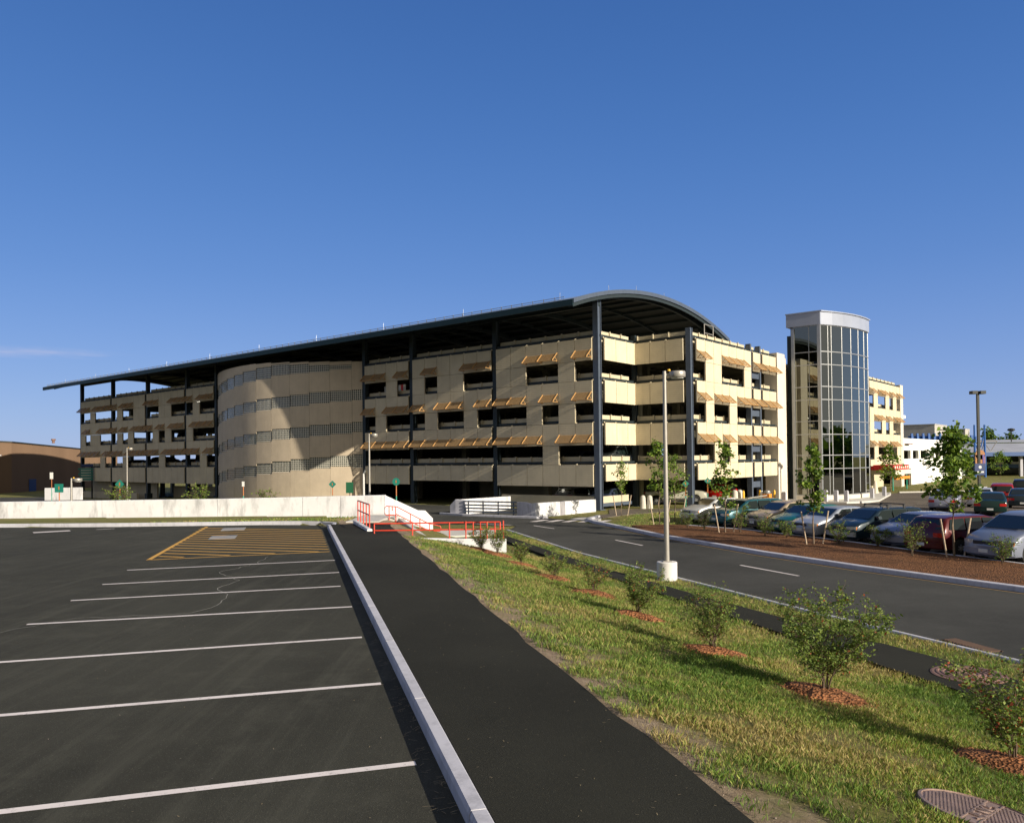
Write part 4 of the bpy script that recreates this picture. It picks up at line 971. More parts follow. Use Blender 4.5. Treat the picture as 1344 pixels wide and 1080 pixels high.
for i in range(9): mb=MB(); mb.box(x0+3+i*11,x0+3.5+i*11,151,151.5,-1.2,4.0); mb.build('column',mKerb,cn_)
mb=MB()
for i in range(8):
    a=(82.2+i*1.3,152.5,4.4+(.0 if i%2 else 2)); b=(82.2+(i+1)*1.3,152.5,4.4+(2. if i%2 else 0)); mb.tube([a,b],.08,4)
mb.tube([(82,152.5,4.4),(92.5,152.5,4.4)],.1,4); mb.tube([(82,152.5,6.4),(92.5,152.5,6.4)],.1,4); mb.build('truss',mPole,cn_)
for i,(u,lab) in enumerate(((1279.3,'left blue steel mast with slanting braces in front of the canopy building'),(1292.5,'right blue steel mast with slanting braces in front of the canopy building'))):
    t=thing('blue_mast',lab,'mast',(at(u,147),147,-.4)); mb=MB(); mb.tube([(0,0,0),(0,0,9.7)],[.22,.16],8); mb.build('post',mBlue,t)
    mb=MB(); s_=1 if i==0 else -1
    mb.tube([(0,0,6.6),(s_*.9,0,4.2),(s_*.2,0,2.0)],.11,6); mb.tube([(s_*.25,0,7.6),(s_*.7,0,5.6)],.1,6); mb.build('brace',mBlue,t)
t=thing('entrance_sign','orange and purple gateway sign between the blue masts','sign',(at(1286,146),146,1.6)); mb=MB(); mb.lathe([(.9,-.1),(.9,.1)],16,(0,0,2.2),'y'); mb.box(-.9,.9,-.1,.1,.2,2.2); mb.build('board',M('amber_board',(.35,.15,.05),.6),t); mb=MB(); mb.box(-.55,-.1,-.14,-.11,.6,2.2); mb.box(.4,.75,-.14,-.11,.6,2.2); mb.build('purple_panel',M('purple_panel',(.1,.05,.25),.5),t)
ec=thing('entrance_canopy','red scalloped canopy with orange band over the far garage entrance','canopy',(AX,AY,0),-GA)
mb=MB(); mb.box(X+.1,X+2.6,sY(46.2),sY(53.5),2.1,2.7); mb.build('valance',M('red_canvas',(.5,.03,.03),.7,0,.3,.2,3),ec)
mb=MB(); mb.box(X+.1,X+2.7,sY(46.6),sY(54.5),1.55,2.09); mb.build('band',mPil,ec); mb=MB(); mb.box(X+2.2,X+2.8,sY(46.8),sY(53.2),.95,1.3); mb.build('orange_band',mOrange,ec)
mb=MB()
for i in range(7): mb.box(X+2.6,X+2.64,sY(46.8+i*.95),sY(47.3+i*.95),2.25,2.55)
mb.build('scallop',mPil,ec)
for s in (46.8,53.2): mb=MB(); mb.tube([(X+2.4,sY(s),-.5),(X+2.4,sY(s),2.1)],.08,6); mb.build('post',mGreenPost,ec)
mb=MB(); mb.box(X-2,X-1.8,sY(45),sY(59),-1,2.6); mb.build('core_wall',mStrip,garage)
# ------------------------------------------------------------------ BOLLARDS etc
def bollard(x,y,z,label,group,h=1.0,r=.2,kind='round',mat=None):
    t=thing('bollard',label,'bollard',(x,y,z),-GA,group); mb=MB()
    if kind=='round': mb.lathe([(r*1.25,-.1),(r*1.15,.2),(r,h-.2),(r*.8,h-.06),(r*.4,h)],14)
    else: mb.box(-r,r,-r,r,-.1,h-.06); mb.prism([(-r*.8,-r*.8),(r*.8,-r*.8),(r*.8,r*.8),(-r*.8,r*.8)],h-.06,h)
    mb.build('body',mat or mKerb,t,smooth=35); return t
g1='concrete bollards at the garage corner'
mBol=concrete('bollard_concrete',(.56,.53,.47),.25,4)
bollard(at(843,60.3),60.3,0,'leftmost round concrete bollard under the garage corner',g1,1.0,.19,mat=mBol); bollard(at(852,60.3),60.3,0,'second round concrete bollard from the left under the garage corner',g1,1.0,.19,mat=mBol)
for u,Y,l in ((952,65,'left'),(963.5,66,'middle'),(970,66.5,'right')): bollard(at(u,Y),Y,-.05,l+' one of the three round concrete bollards behind the parked cars by the garage exit',g1,1.15,.24,mat=mBol)
for i,(u,Y) in enumerate(((1082.5,66.5),(1096.3,68),(1109.7,69.5),(1143.5,76),(1159.5,79.5))):
    bollard(at(u,Y),Y,low(at(u,Y),Y)+.1,['square pale bollard nearest the left foot of the glass tower','square pale bollard before the middle of the glass tower','square pale bollard before the right part of the glass tower','square bollard just right of the glass tower, by the grass','rightmost square bollard, on the tip of the pavement'][i],'square bollards around the glass tower',.98,.16,'sq',mKerb)
bollard(at(1028.5,66),66,-.25,'lavender-grey square bollard at the foot of the pilaster','square bollards around the glass tower',1.15,.17,'sq',mKerb)
mY=M('yellow_bollard_paint',(.72,.42,.02),.5)
for u,Y,l in ((975,66,'yellow bollard behind the concrete bollards at the garage exit'),(996.5,66.5,'yellow bollard left of the orange ticket machine'),(1015.5,66.5,'yellow bollard right of the orange ticket machine')): bollard(at(u,Y),Y,-.1,l,'yellow bollards',1.15,.09,mat=mY)
bollard(at(1200.5,118),118,-.4,'distant yellow bollard in front of the white building','yellow bollards',1.5,.16,mat=mY)
bollard(at(999,66.2),66.2,-.1,'slim white bollard beside the ticket machine','white bollards',1.1,.13,mat=mSignW)
def ticket(x,y,z,label):
    t=thing('ticket_machine',label,'ticket machine',(x,y,z),-GA); mb=MB(); mb.box(-.28,.28,-.28,.28,0,.95); mb.build('cabinet',mOrange,t); mb=MB(); mb.lathe([(.26,.96),(.28,1.0),(.25,1.2),(.05,1.24)],14); mb.build('hood',mAlu,t,smooth=40); return t
tk=ticket(at(1006,66),66,-.2,'orange ticket machine with silver hood at the garage exit'); ticket(at(1195,116),116,-.35,'distant orange ticket machine in front of the white building'); 
t=thing('barrier_arm','white barrier arm beside the orange ticket machine','barrier arm',(at(1008,65.6),65.6,-.2),-GA); mb=MB(); mb.obox((0,0),(-1,0),(0,-1),0,1.15,-.03,.03,.72,.80); 
mb=MB(); mb.tube([(0,-.35,.85),(-1.4,-.9,.62)],.045,6); mb.build('arm',mSignW,t)
t=thing('traffic_cone','small pale cone-shaped post right of the glass tower','cone',(at(1148,86),86,-.3)); mb=MB(); mb.lathe([(.35,0),(.1,1.4)],10); mb.build('body',mPil,t)
# ------------------------------------------------------------------ MANHOLES / GRATES
mh=thing('manhole_cover','round ribbed iron manhole cover lettered JENKS in the grass at the bottom right','manhole cover')
hx,hy=3.97,6.84
def tnormal(x,y,e=.3): return Vector((-(H(x+e,y)-H(x-e,y))/(2*e),-(H(x,y+e)-H(x,y-e))/(2*e),1)).normalized()
nrm=tnormal(hx,hy); q=Vector((0,0,1)).rotation_difference(nrm); mh.rotation_mode='QUATERNION'; mh.rotation_quaternion=q; mh.location=(hx,hy,H(hx,hy)+.02)
mb=MB(); mb.lathe([(.50,-.08),(.50,.018),(.475,.024),(.475,.012),(.001,.012)],48)
bn=math.radians(47)   # direction of the lettering band
def rot(x,y,a): return (x*math.cos(a)-y*math.sin(a),x*math.sin(a)+y*math.cos(a))
k=-.46
ang2=math.radians(-28)
while k<.46:
    L=math.sqrt(.46**2-k*k)
    for seg in range(-9,9):
        x0,x1=seg*.05+.004,seg*.05+.042
        if abs(x0)>L-.01 or abs(x1)>L-.01: continue
        c=rot((x0+x1)/2,k,ang2-math.pi/2); d_=c[0]*math.sin(bn)-c[1]*math.cos(bn)
        if abs(d_)<.075: continue
        pts=[rot(a,b,ang2-math.pi/2) for a,b in ((x0,k-.008),(x1,k-.008),(x1,k+.008),(x0,k+.008))]
        mb.add([(x,y,.012) for x,y in pts]+[(x,y,.021) for x,y in pts],[(4,5,6,7),(0,1,5,4),(1,2,6,5),(2,3,7,6),(3,0,4,7)])
    k+=.029
for sg in (-.065,.065):
    L=math.sqrt(.47**2-sg**2); pts=[rot(a,b,bn) for a,b in ((-L,sg-.006),(L,sg-.006),(L,sg+.006),(-L,sg+.006))]
    mb.add([(x,y,.012) for x,y in pts]+[(x,y,.022) for x,y in pts],[(4,5,6,7),(0,1,5,4),(1,2,6,5),(2,3,7,6),(3,0,4,7)])
cv=mb.build('cover',M('manhole_iron',(.28,.20,.17),.6,.35,.5,.25,5,.4,80),mh)
# letters built as raised strokes
STK={'J':[((.02,.02),(.06,.0)),((.06,0),(.06,.1)),((.0,.03),(.02,.02))],'E':[((0,0),(0,.1)),((0,0),(.055,0)),((0,.05),(.045,.05)),((0,.1),(.055,.1))],
 'N':[((0,0),(0,.1)),((0,.1),(.06,0)),((.06,0),(.06,.1))],'K':[((0,0),(0,.1)),((0,.05),(.055,.1)),((0,.05),(.055,0))],'S':[((.0,.0),(.055,.0)),((.055,0),(.055,.05)),((.055,.05),(0,.05)),((0,.05),(0,.1)),((0,.1),(.055,.1))]}
mb=MB()
for i,ch in enumerate('JENKS'):
    for (a,b) in STK[ch]:
        p0=Vector((a[0]*1.55-.31+i*.128,a[1]-.05)); p1=Vector((b[0]*1.55-.31+i*.128,b[1]-.05)); d=(p1-p0).normalized(); n_=Vector((-d.y,d.x))*.009; p0-=d*.006; p1+=d*.006
        pts=[rot(*v,bn) for v in (p0-n_,p1-n_,p1+n_,p0+n_)]
        mb.add([(x,y,.012) for x,y in pts]+[(x,y,.0255) for x,y in pts],[(4,5,6,7),(0,1,5,4),(1,2,6,5),(2,3,7,6),(3,0,4,7)])
mb.build('lettering',MATS['manhole_iron'],mh)
mb=MB(); pf=[(.58,-.05),(.58,.014),(.55,.02)]
for r_ in (.5,.42,.34,.26,.18,.1): pf+=[(r_,.018),(r_-.01,.028),(r_-.04,.028),(r_-.05,.018)]
mb.lathe(pf+[(.02,.018)],40)
t=mb.build('manhole_cover',mRust,None,loc=(7.62,13.45,.07)); tag(t,'round rusty manhole cover set in the lower dark footpath','manhole cover')
mb=MB()
P=W(lerp_t(RLt,12.8)+.08,12.3)
for i in range(15): mb.obox(P,(-KS*.99,KC),(KC,KS),i*.075,i*.075+.03,.0,.30,.0,.045)
mb.obox(P,(-KS,KC),(KC,KS),-.03,1.12,-.02,0,.0,.034); mb.obox(P,(-KS,KC),(KC,KS),-.03,1.12,.30,.32,.0,.034)
t=mb.build('drain_grate',M('dark_rust',(.065,.035,.022),.8)); tag(t,'rusty barred drain grate at the edge of the road','drain grate')
for (s_,f_,lab) in ((-2.67,36.9,'farther square drain grate in the yellow hatched area'),(-2.77,32.95,'nearer square drain grate in the yellow hatched area')):
    P=W(s_,f_); mb=MB()
    mb.obox(P,(KC,KS),(-KS,KC),-.48,.48,-.72,.72,.86,.896)
    for i in range(8): mb.obox(P,(KC,KS),(-KS,KC),-.42+i*.11,-.36+i*.11,-.62,.62,.896,.905)
    t=mb.build('drain_grate',M('grey_grate',(.27,.26,.25),.7)); tag(t,lab,'drain grate')

# ------------------------------------------------------------------ CARS
def carpaint(name,col,metal=.35):
    m,nb=base(name,tuple(x*.72 for x in col),.32,metal*.5,.35); nb.p.inputs['Coat Weight'].default_value=.35; nb.p.inputs['Coat Roughness'].default_value=.06
    g=geo(nb,True); n=nb.noise(g,3,4); nb.lk(nb.math('ADD',nb.math('MULTIPLY',n,.12),.24),nb.p.inputs['Roughness']); return m
mHead,_h=base('headlight_lens',(.55,.57,.58),.08,.3,.9); mTail,_h=base('tail_light_lens',(.42,.012,.01),.12,0,.8); mAmb,_h=base('amber_lens',(.7,.2,.02),.15,0,.8)
mPlate=M('licence_plate_white',(.6,.6,.58),.5,var=.05)
PROF={ # top silhouette from tail to nose, (x,z); bottom added with wheel arches. belt,roof z, glass keypoints
 'sedan':dict(L=4.6,w=.87,top=[(-2.26,.30),(-2.3,.5),(-2.28,.80),(-2.18,.95),(-1.62,.99),(-.98,1.35),(-.65,1.42),(.30,1.42),(.62,1.36),(1.28,1.0),(1.95,.87),(2.2,.76),(2.29,.58),(2.27,.34),(2.18,.24)],belt=.97,roof=1.42,wb=(1.38,-1.30),ws=((1.24,1.01),(.62,1.355)),rw=((-1.58,1.0),(-1.0,1.345)),side=[[(.95,1.0),(.50,1.34),(-.02,1.36),(-.02,.98)],[(-.09,.98),(-.09,1.36),(-.62,1.35),(-.90,1.20),(-1.02,.99)],[(-1.08,1.0),(-.98,1.2),(-1.28,1.03)]],r=.32),
 'wagon':dict(L=4.6,w=.87,top=[(-2.24,.30),(-2.3,.5),(-2.26,.95),(-2.12,1.15),(-1.86,1.42),(-1.5,1.48),(.25,1.48),(.60,1.40),(1.28,1.02),(1.95,.90),(2.2,.78),(2.29,.6),(2.27,.34),(2.18,.24)],belt=.98,roof=1.48,wb=(1.38,-1.30),ws=((1.24,1.035),(.60,1.395)),rw=((-2.2,1.0),(-1.9,1.38)),side=[[(.95,1.02),(.50,1.38),(-.02,1.41),(-.02,.99)],[(-.09,.99),(-.09,1.41),(-.90,1.41),(-.98,.99)],[(-1.05,.99),(-.97,1.41),(-1.72,1.38),(-1.95,1.02)]],r=.32),
 'minivan':dict(L=4.9,w=.94,top=[(-2.38,.32),(-2.45,.5),(-2.40,1.05),(-2.22,1.55),(-2.0,1.68),(-1.2,1.73),(.2,1.72),(.7,1.62),(1.55,1.12),(2.05,.98),(2.35,.82),(2.45,.62),(2.42,.36),(2.3,.26)],belt=1.05,roof=1.73,wb=(1.5,-1.42),ws=((1.5,1.16),(.72,1.60)),rw=((-2.37,1.12),(-2.2,1.56)),side=[[(1.15,1.12),(.52,1.55),(.0,1.60),(.0,1.08)],[(-.07,1.08),(-.07,1.60),(-1.05,1.60),(-1.05,1.08)],[(-1.12,1.08),(-1.12,1.60),(-2.0,1.55),(-2.12,1.12)]],r=.34),
 'suv':dict(L=4.6,w=.91,top=[(-2.22,.4),(-2.28,.55),(-2.26,1.1),(-2.12,1.62),(-1.9,1.74),(-1.2,1.78),(.15,1.77),(.5,1.70),(1.05,1.22),(2.0,1.10),(2.22,.98),(2.28,.7),(2.26,.45),(2.15,.36)],belt=1.12,roof=1.78,wb=(1.42,-1.32),ws=((1.02,1.25),(.52,1.68)),rw=((-2.24,1.16),(-2.13,1.60)),side=[[(.80,1.17),(.42,1.62),(-.05,1.66),(-.05,1.13)],[(-.12,1.13),(-.12,1.66),(-.98,1.66),(-.98,1.13)],[(-1.05,1.13),(-1.05,1.66),(-1.95,1.62),(-2.03,1.17)]],r=.37),
 'pickup':dict(L=5.2,w=.93,top=[(-2.55,.5),(-2.6,.6),(-2.58,1.12),(-.78,1.12),(-.72,1.66),(-.5,1.76),(.25,1.76),(.55,1.68),(1.05,1.2),(2.2,1.08),(2.5,.98),(2.58,.75),(2.56,.5),(2.45,.42)],belt=1.12,roof=1.76,wb=(1.6,-1.55),ws=((1.02,1.23),(.58,1.66)),rw=((-.77,1.2),(-.73,1.6)),side=[[(.80,1.16),(.46,1.62),(-.02,1.65),(-.02,1.13)],[(-.09,1.13),(-.09,1.65),(-.58,1.63),(-.62,1.14)]],r=.38)}
def make_car(kind,col,label,loc,rz,rack=False,cat='car',lower=None):
    D=PROF[kind]; w=D['w']; r=D['r']; pm=carpaint('paint_'+label.split()[0]+'_'+str(len(bpy.data.materials)),col)
    root=thing({'suv':'parked_suv','pickup':'pickup_truck','minivan':'minivan'}.get(kind,'parked_car'),label,cat,loc,rz,'cars parked by the garage')
    fx=D['top'][-3][0]; bx=D['top'][1][0]
    def dfm(p):
        x,y,z=p
        t=max(0,min(1.15,(z-D['belt'])/(D['roof']-D['belt']))); k=1-.22*t-.03*max(0,(.6-z))
        yy=y*k; q=(abs(y)/w)**3
        if x>fx-1.1: x-= .20*q*((x-(fx-1.1))/1.1)
        if x<bx+.9: x+= .12*q*(((bx+.9)-x)/.9)
        return (x,yy,z)
    # outline with arches
    top=D['top']; zb=top[-1][1]
    pts=list(top)
    def archp(cx,rr): return [(cx+rr*math.cos(a),r+rr*math.sin(a)) for a in [math.radians(v) for v in range(-12,193,15)] if r+rr*math.sin(a)>zb-.02]
    ra=r+.055
    pts+= [(D['wb'][0]+ra+.02,zb)]+[p for p in archp(D['wb'][0],ra)]+[(D['wb'][0]-ra-.02,zb-.02),(D['wb'][1]+ra+.02,zb-.02)]+archp(D['wb'][1],ra)+[(D['wb'][1]-ra-.02,zb)]
    # refine long edges
    rp_=[]
    for i,p in enumerate(pts):
        q=pts[(i+1)%len(pts)]; n=max(1,int(math.dist(p,q)/.22))
        for k in range(n): rp_.append((p[0]+(q[0]-p[0])*k/n,p[1]+(q[1]-p[1])*k/n))
    pts=rp_; n=len(pts)
    cxm=0; 
    def inset(d):
        out=[]
        for i in range(n):
            a=Vector(pts[i-1]); b=Vector(pts[(i+1)%n]); t=(b-a).normalized(); nn=Vector((-t.y,t.x))  # outline runs clockwise seen with x right z up? test below
            out.append(tuple(Vector(pts[i])-nn*d))
        return out
    # outline goes tail->top->nose->bottom : clockwise, so the inward normal is to the right
    st=[(-w,.055),(-w*.985,.03),(-w*.955,.010),(-w*.88,0),(-w*.5,-.012),(0,-.018),(w*.5,-.012),(w*.88,0),(w*.955,.010),(w*.985,.03),(w,.055)]
    mb=MB(); vs=[]
    for y,d in st:
        for (x,z) in inset(d): vs.append(dfm((x,y,z)))
    fs=[]
    for j in range(len(st)-1):
        for i in range(n): fs.append((j*n+i,j*n+(i+1)%n,(j+1)*n+(i+1)%n,(j+1)*n+i))
    fs.append(tuple(range(n))[::-1]); fs.append(tuple((len(st)-1)*n+i for i in range(n)))
    mb.add(vs,fs)
    body=mb.build('body',pm,root)
    bm=bmesh.new(); bm.from_mesh(body.data)
    big=[f for f in bm.faces if len(f.verts)>8]; 
    bmesh.ops.triangulate(bm,faces=big); bmesh.ops.recalc_face_normals(bm,faces=bm.faces[:]); bm.to_mesh(body.data); bm.free()
    body.data.polygons.foreach_set('use_smooth',[True]*len(body.data.polygons)); body.data.set_sharp_from_angle(angle=R(32))
    # glass
    for nm,(a,b) in (('windshield',D['ws']),('rear_window',D['rw'])):
        dv_=Vector((b[0]-a[0],b[1]-a[1])).normalized(); s_=1 if nm=='windshield' else -1; nn=Vector((dv_.y,-dv_.x))*s_
        if nn.y<0 and abs(nn.y)>.01: nn=-nn
        if (nn.x>0)!=(s_>0): nn=-nn
        mb=MB(); vs=[]; K=8
        for t_ in (0.03,.5,.95):
            x=a[0]+(b[0]-a[0])*t_+nn.x*.028; z=a[1]+(b[1]-a[1])*t_+nn.y*.028
            for k in range(K+1): y=w*.86*(2*k/K-1); vs.append(dfm((x,y,z)))
        mb.add(vs,[(i*(K+1)+k,i*(K+1)+k+1,(i+1)*(K+1)+k+1,(i+1)*(K+1)+k) for i in range(2) for k in range(K)]); o=mb.build(nm,mCarGlass,root); 
    for sd in (-1,1):
        for poly in D['side']:
            mb=MB(); mb.add([dfm((x,sd*(w+.012),z)) for x,z in poly],[tuple(range(len(poly)))]); mb.build('side_window',mCarGlass,root)
        # door seams + sill trim
        mb=MB()
        for xs_ in (D['side'][0][0][0]+.03,D['side'][0][3][0]-.035,D['side'][1][-1][0]-.03):
            mb.add([dfm((xs_+dx,sd*(w+.004),z)) for dx,z in ((-.006,.32),(.006,.32),(.006,D['belt']-.02),(-.006,D['belt']-.02))],[(0,1,2,3)])
        mb.add([dfm((x,sd*(w+.006),z)) for x,z in ((D['wb'][1]+ra+.05,.46),(D['wb'][0]-ra-.05,.46),(D['wb'][0]-ra-.05,.54),(D['wb'][1]+ra+.05,.54))],[(0,1,2,3)])
        mb.build('door_trim',mDark,root)
        mb=MB(); mx,mz=D['side'][0][0]; vs=[dfm((mx-.05+dx,sd*(w+.02+dy),mz+.03+dz)) for dz in (0,.13) for dx,dy in ((-.09,.0),(.07,.02),(.06,.17),(-.09,.2))]
        mb.add(vs,[(0,1,2,3),(4,5,6,7),(0,1,5,4),(1,2,6,5),(2,3,7,6),(3,0,4,7)]); mb.build('wing_mirror',mDark if col[0]>.3 else pm,root)
        zf=top[-4][1]-.04
        def lampb(x0,x1,y0,y1,z0,z1,mt,nm):
            mb=MB(); K=4; vs=[]
            for k in range(K+1):
                y=sd*(y0+(y1-y0)*k/K)
                for x,z in ((x0,z0),(x1,z0),(x1,z1),(x0,z1)): vs.append(dfm((x,y,z)))
            mb.add(vs,[(k*4+i,k*4+(i+1)%4,k*4+4+(i+1)%4,k*4+4+i) for k in range(K) for i in range(4)]+[(0,1,2,3),(K*4,K*4+1,K*4+2,K*4+3)]); mb.build(nm,mt,root)
        nz=top[-4][1]
        lampb(fx-.22,fx+.018-.045,w*.52,w*.97,nz-.15,nz-.02,mHead,'headlight'); lampb(fx-.24,fx-.035,w*.88,w*.985,nz-.15,nz-.03,mAmb,'indicator')
        tz=top[2][1] if kind in('sedan',) else top[2][1]-.05
        lampb(bx-.012,bx+.16,w*.58,w*.985,tz-.16,tz,mTail,'tail_light')
    for (x0,x1) in ((fx-.1,fx+.045),(bx-.045,bx+.1)):
        mb=MB(); K=8; vs=[]
        for k in range(K+1):
            y=w*.97*(2*k/K-1)
            for x,z in ((x0,.34),(x1,.34),(x1,.53),(x0,.53)): vs.append(dfm((x,y,z)))
        mb.add(vs,[(k*4+i,k*4+(i+1)%4,k*4+4+(i+1)%4,k*4+4+i) for k in range(K) for i in range(4)]+[(0,1,2,3),(K*4,K*4+1,K*4+2,K*4+3)])
        mb.build('bumper',lower or pm,root,smooth=30)
    mb=MB(); gz=top[-4][1]; mb.add([dfm((fx+.006,y,z)) for y,z in ((-w*.45,gz-.15),(w*.45,gz-.15),(w*.45,gz-.03),(-w*.45,gz-.03))],[(0,1,2,3)]); mb.build('grille',mDark,root)
    for sx,x in ((1,fx+.05),(-1,bx-.05)):
        mb=MB(); mb.box(x-.006,x+.006,-.17,.17,.40,.52); mb.build('licence_plate',mPlate,root)
    for wx in D['wb']:
        for sd in (-1,1):
            mb=MB(); c=(wx,0,r); y0=sd*(w-.02)
            prof=[(r*.62,0),(r*.93,0),(r,.03),(r,.18),(r*.93,.21),(r*.3,.21)]
            mb.lathe([(a,b) for a,b in prof],24,(wx,0,r),'y')
            mb.v=[(x,(y0-sd*y),z) for x,y,z in mb.v]
            ty=mb.build('wheel',mRubber,root,smooth=40)
            mb=MB(); mb.lathe([(.03,.0),(r*.60,.012),(r*.62,.03)],20,(wx,0,r),'y'); mb.v=[(x,(y0+sd*.008-sd*y),z) for x,y,z in mb.v]
            for k in range(6):
                a=k*math.pi/3; b0=len(mb.v); mb.add([(wx+rr*math.cos(a+da),y0+sd*.012,r+rr*math.sin(a+da)) for rr,da in ((r*.25,-.25),(r*.5,-.22),(r*.5,.22),(r*.25,.25))],[(0,1,2,3)],1)
            mb.build('rim',[mRim,mDark],ty)
    mb=MB(); mb.box(D['wb'][1]-.3,D['wb'][0]+.3,-w*.8,w*.8,.22,.6); mb.build('underbody',mDark,root)
    if rack:
        mb=MB(); z=D['roof']
        for x in (-.9,.05): mb.box(x-.03,x+.03,-.66,.66,z+.13,z+.17); mb.box(x-.05,x+.05,-.66,-.60,z-.02,z+.15); mb.box(x-.05,x+.05,.60,.66,z-.02,z+.15)
        for y in (-.62,.62): mb.box(-1.5,.35,y-.025,y+.025,z+.02,z+.06)
        mb.build('roof_rack',mDark,root)
    return root
dirn=math.atan2(-.37,-.93)
def front_row(kind,u,Y,col,label,flip=False,rack=False,lower=None,dr=0,cat='car'):
    L=PROF[kind]['L']/2; x=at(u,Y); a=dirn+dr
    cx,cy=x-math.cos(a)*L,Y-math.sin(a)*L
    return make_car(kind,col,label,(cx,cy,.0+low(cx,cy)),a+(math.pi if flip else 0),rack,lower=lower,cat=cat)
front_row('sedan',899,46.3,(.72,.72,.70),'white sedan at the far left end of the parked row',dr=.05)
front_row('wagon',936,43.4,(.012,.10,.13),'dark teal car second from the left in the parked row, behind a staked tree',dr=.03)
front_row('wagon',986,40.9,(.45,.36,.25),'beige wagon third from the left in the parked row',lower=mDark)
front_row('sedan',1018,38.6,(.01,.17,.16),'bright teal sedan in the middle of the parked row')
front_row('sedan',1048,36.6,(.42,.46,.54),'silver sedan with amber indicators between the teal sedan and the dark wagon')
front_row('wagon',1097,34.6,(.012,.03,.045),'dark blue-green wagon with a black roof rack',rack=True,lower=M('silver_bumper',(.4,.42,.42),.4,.4))
front_row('sedan',1158,32.2,(.20,.22,.33),'dull lavender-grey sedan between the dark wagon and the dark red hatchback',lower=M('grey_bumper',(.22,.22,.26),.5))
front_row('wagon',1207,30.0,(.10,.008,.011),'dark red hatchback parked tail first beside the lavender-grey sedan',flip=True)
front_row('minivan',1289,27.6,(.28,.31,.40),'silver minivan nearest the camera, cut off by the right edge',cat='minivan')
away=dirn+math.pi+.12
def back_row(kind,u,Y,col,label,a=away,**k):
    L=PROF[kind]['L']/2; x=at(u,Y); cx,cy=x+math.cos(a)*L,Y+math.sin(a)*L
    return make_car(kind,col,label,(cx,cy,low(cx,cy)),a,**k)
aw2=math.radians(58)
back_row('sedan',1236,53,(.33,.34,.44),'lavender-silver sedan half hidden behind the larger staked tree',a=aw2)
back_row('sedan',1285,57.5,(.62,.62,.68),'white sedan seen from behind between the tree and the green sedan',a=aw2)
back_row('sedan',1298,48.5,(.008,.035,.03),'very dark green sedan seen from behind with red tail lights',a=aw2)
back_row('suv',1314,64,(.38,.012,.012),'red sport utility vehicle seen from behind by the tall dark lamp post',a=aw2,cat='suv')
back_row('suv',1342,74,(.012,.012,.014),'black pickup with cap at the back of the car park on the right',a=aw2,cat='truck')
back_row('sedan',1341,56,(.02,.035,.045),'dark sedan at the right edge behind the green sedan',a=aw2)
# vehicles under the garage
t=make_car('pickup',(.62,.60,.50),'cream pickup truck parked under the garage behind the second corner column',(at(885,65.5),65.5,0),-.12,cat='pickup truck')
t=make_car('sedan',(.65,.01,.01),'bright red car parked under the garage near the exit',(at(948,71),71,0),1.0)
k=0
cols=[(.05,.07,.12),(.25,.26,.28),(.04,.05,.05),(.55,.55,.53),(.03,.08,.06),(.10,.10,.11)]
proto={}
for lv,spots in ((0,[(2.2,3.2),(5.2,3.2)]),(1,[(1.5,2.6),(4.4,2.6),(58,3.0),(61.2,3.0),(67,3),(72,3),(75.5,3),(81,3)]),(2,[(83,3.2),(66,3.2)])):
    for (tt,ww) in spots:
        z={0:0,1:3.01,2:6.13}[lv]; x,y=FT(tt,ww+1.6); kk=k%3
        lab=['dim parked car on garage '+['ground','second','third'][lv]+' level, '+{2.2:'closest to the corner column',5.2:'next to the one by the corner column',1.5:'closest to the corner column',4.4:'next to the one by the corner column',58:'right behind the first column left of the tower',61.2:'just left of the first column past the tower',67:'before the second column left of the tower',72:'just past the second column left of the tower',75.5:'before the third column left of the tower',81:'just past the third column left of the tower',83:'near the far left end',66:'left of the curved tower'}[tt]]
        if kk not in proto: proto[kk]=make_car(['sedan','wagon','suv'][kk],cols[k%6],lab[0],(x,y,z),-GA+math.pi/2 if k%2 else -GA-math.pi/2); 
        else: dup(proto[kk],(x,y,z),-GA+math.pi/2 if k%2 else -GA-math.pi/2,lab[0],'dim cars inside the garage')
        (proto[kk])['group']='dim cars inside the garage'
        k+=1
# ------------------------------------------------------------------ VEGETATION
rng=np.random.default_rng(5)
def leaves_mesh(name,P,size,mats,parent,wts=(.55,.3,.15),up=.35,asp=.55):
    n=len(P); P=np.asarray(P,dtype=np.float64); sz=size*(.6+.8*rng.random(n))
    d=rng.normal(size=(n,3)); d[:,2]=d[:,2]*.6+.15; d/=np.linalg.norm(d,axis=1)[:,None]
    nn=rng.normal(size=(n,3)); nn[:,2]+=up*2; b=np.cross(d,nn); b/=np.linalg.norm(b,axis=1)[:,None]
    V=np.empty((n,4,3)); V[:,0]=P; V[:,1]=P+d*sz[:,None]*.5+b*sz[:,None]*asp*.5; V[:,2]=P+d*sz[:,None]; V[:,3]=P+d*sz[:,None]*.5-b*sz[:,None]*asp*.5
    V[:,2,2]-=sz*.12
    return rawmesh(name,V.reshape(-1,3),4,n,rng.choice(len(wts),n,p=wts),mats,parent)
def rawmesh(name,V,k,n,mi,mats,parent=None):
    me=bpy.data.meshes.new(name); me.vertices.add(n*k); me.vertices.foreach_set('co',V.astype(np.float32).ravel())
    me.loops.add(n*k); me.loops.foreach_set('vertex_index',np.arange(n*k,dtype=np.int32)); me.polygons.add(n); me.polygons.foreach_set('loop_start',np.arange(0,n*k,k,dtype=np.int32))
    me.polygons.foreach_set('loop_total',np.full(n,k,dtype=np.int32))
    for m in mats: me.materials.append(m)
    me.polygons.foreach_set('material_index',mi.astype(np.int32)); me.update(calc_edges=True); me.validate()
    o=bpy.data.objects.new(name,me); link(o)
    if parent: o.parent=parent
    return o
def rv(s=1): return Vector((random.gauss(0,s),random.gauss(0,s),random.gauss(0,s)))
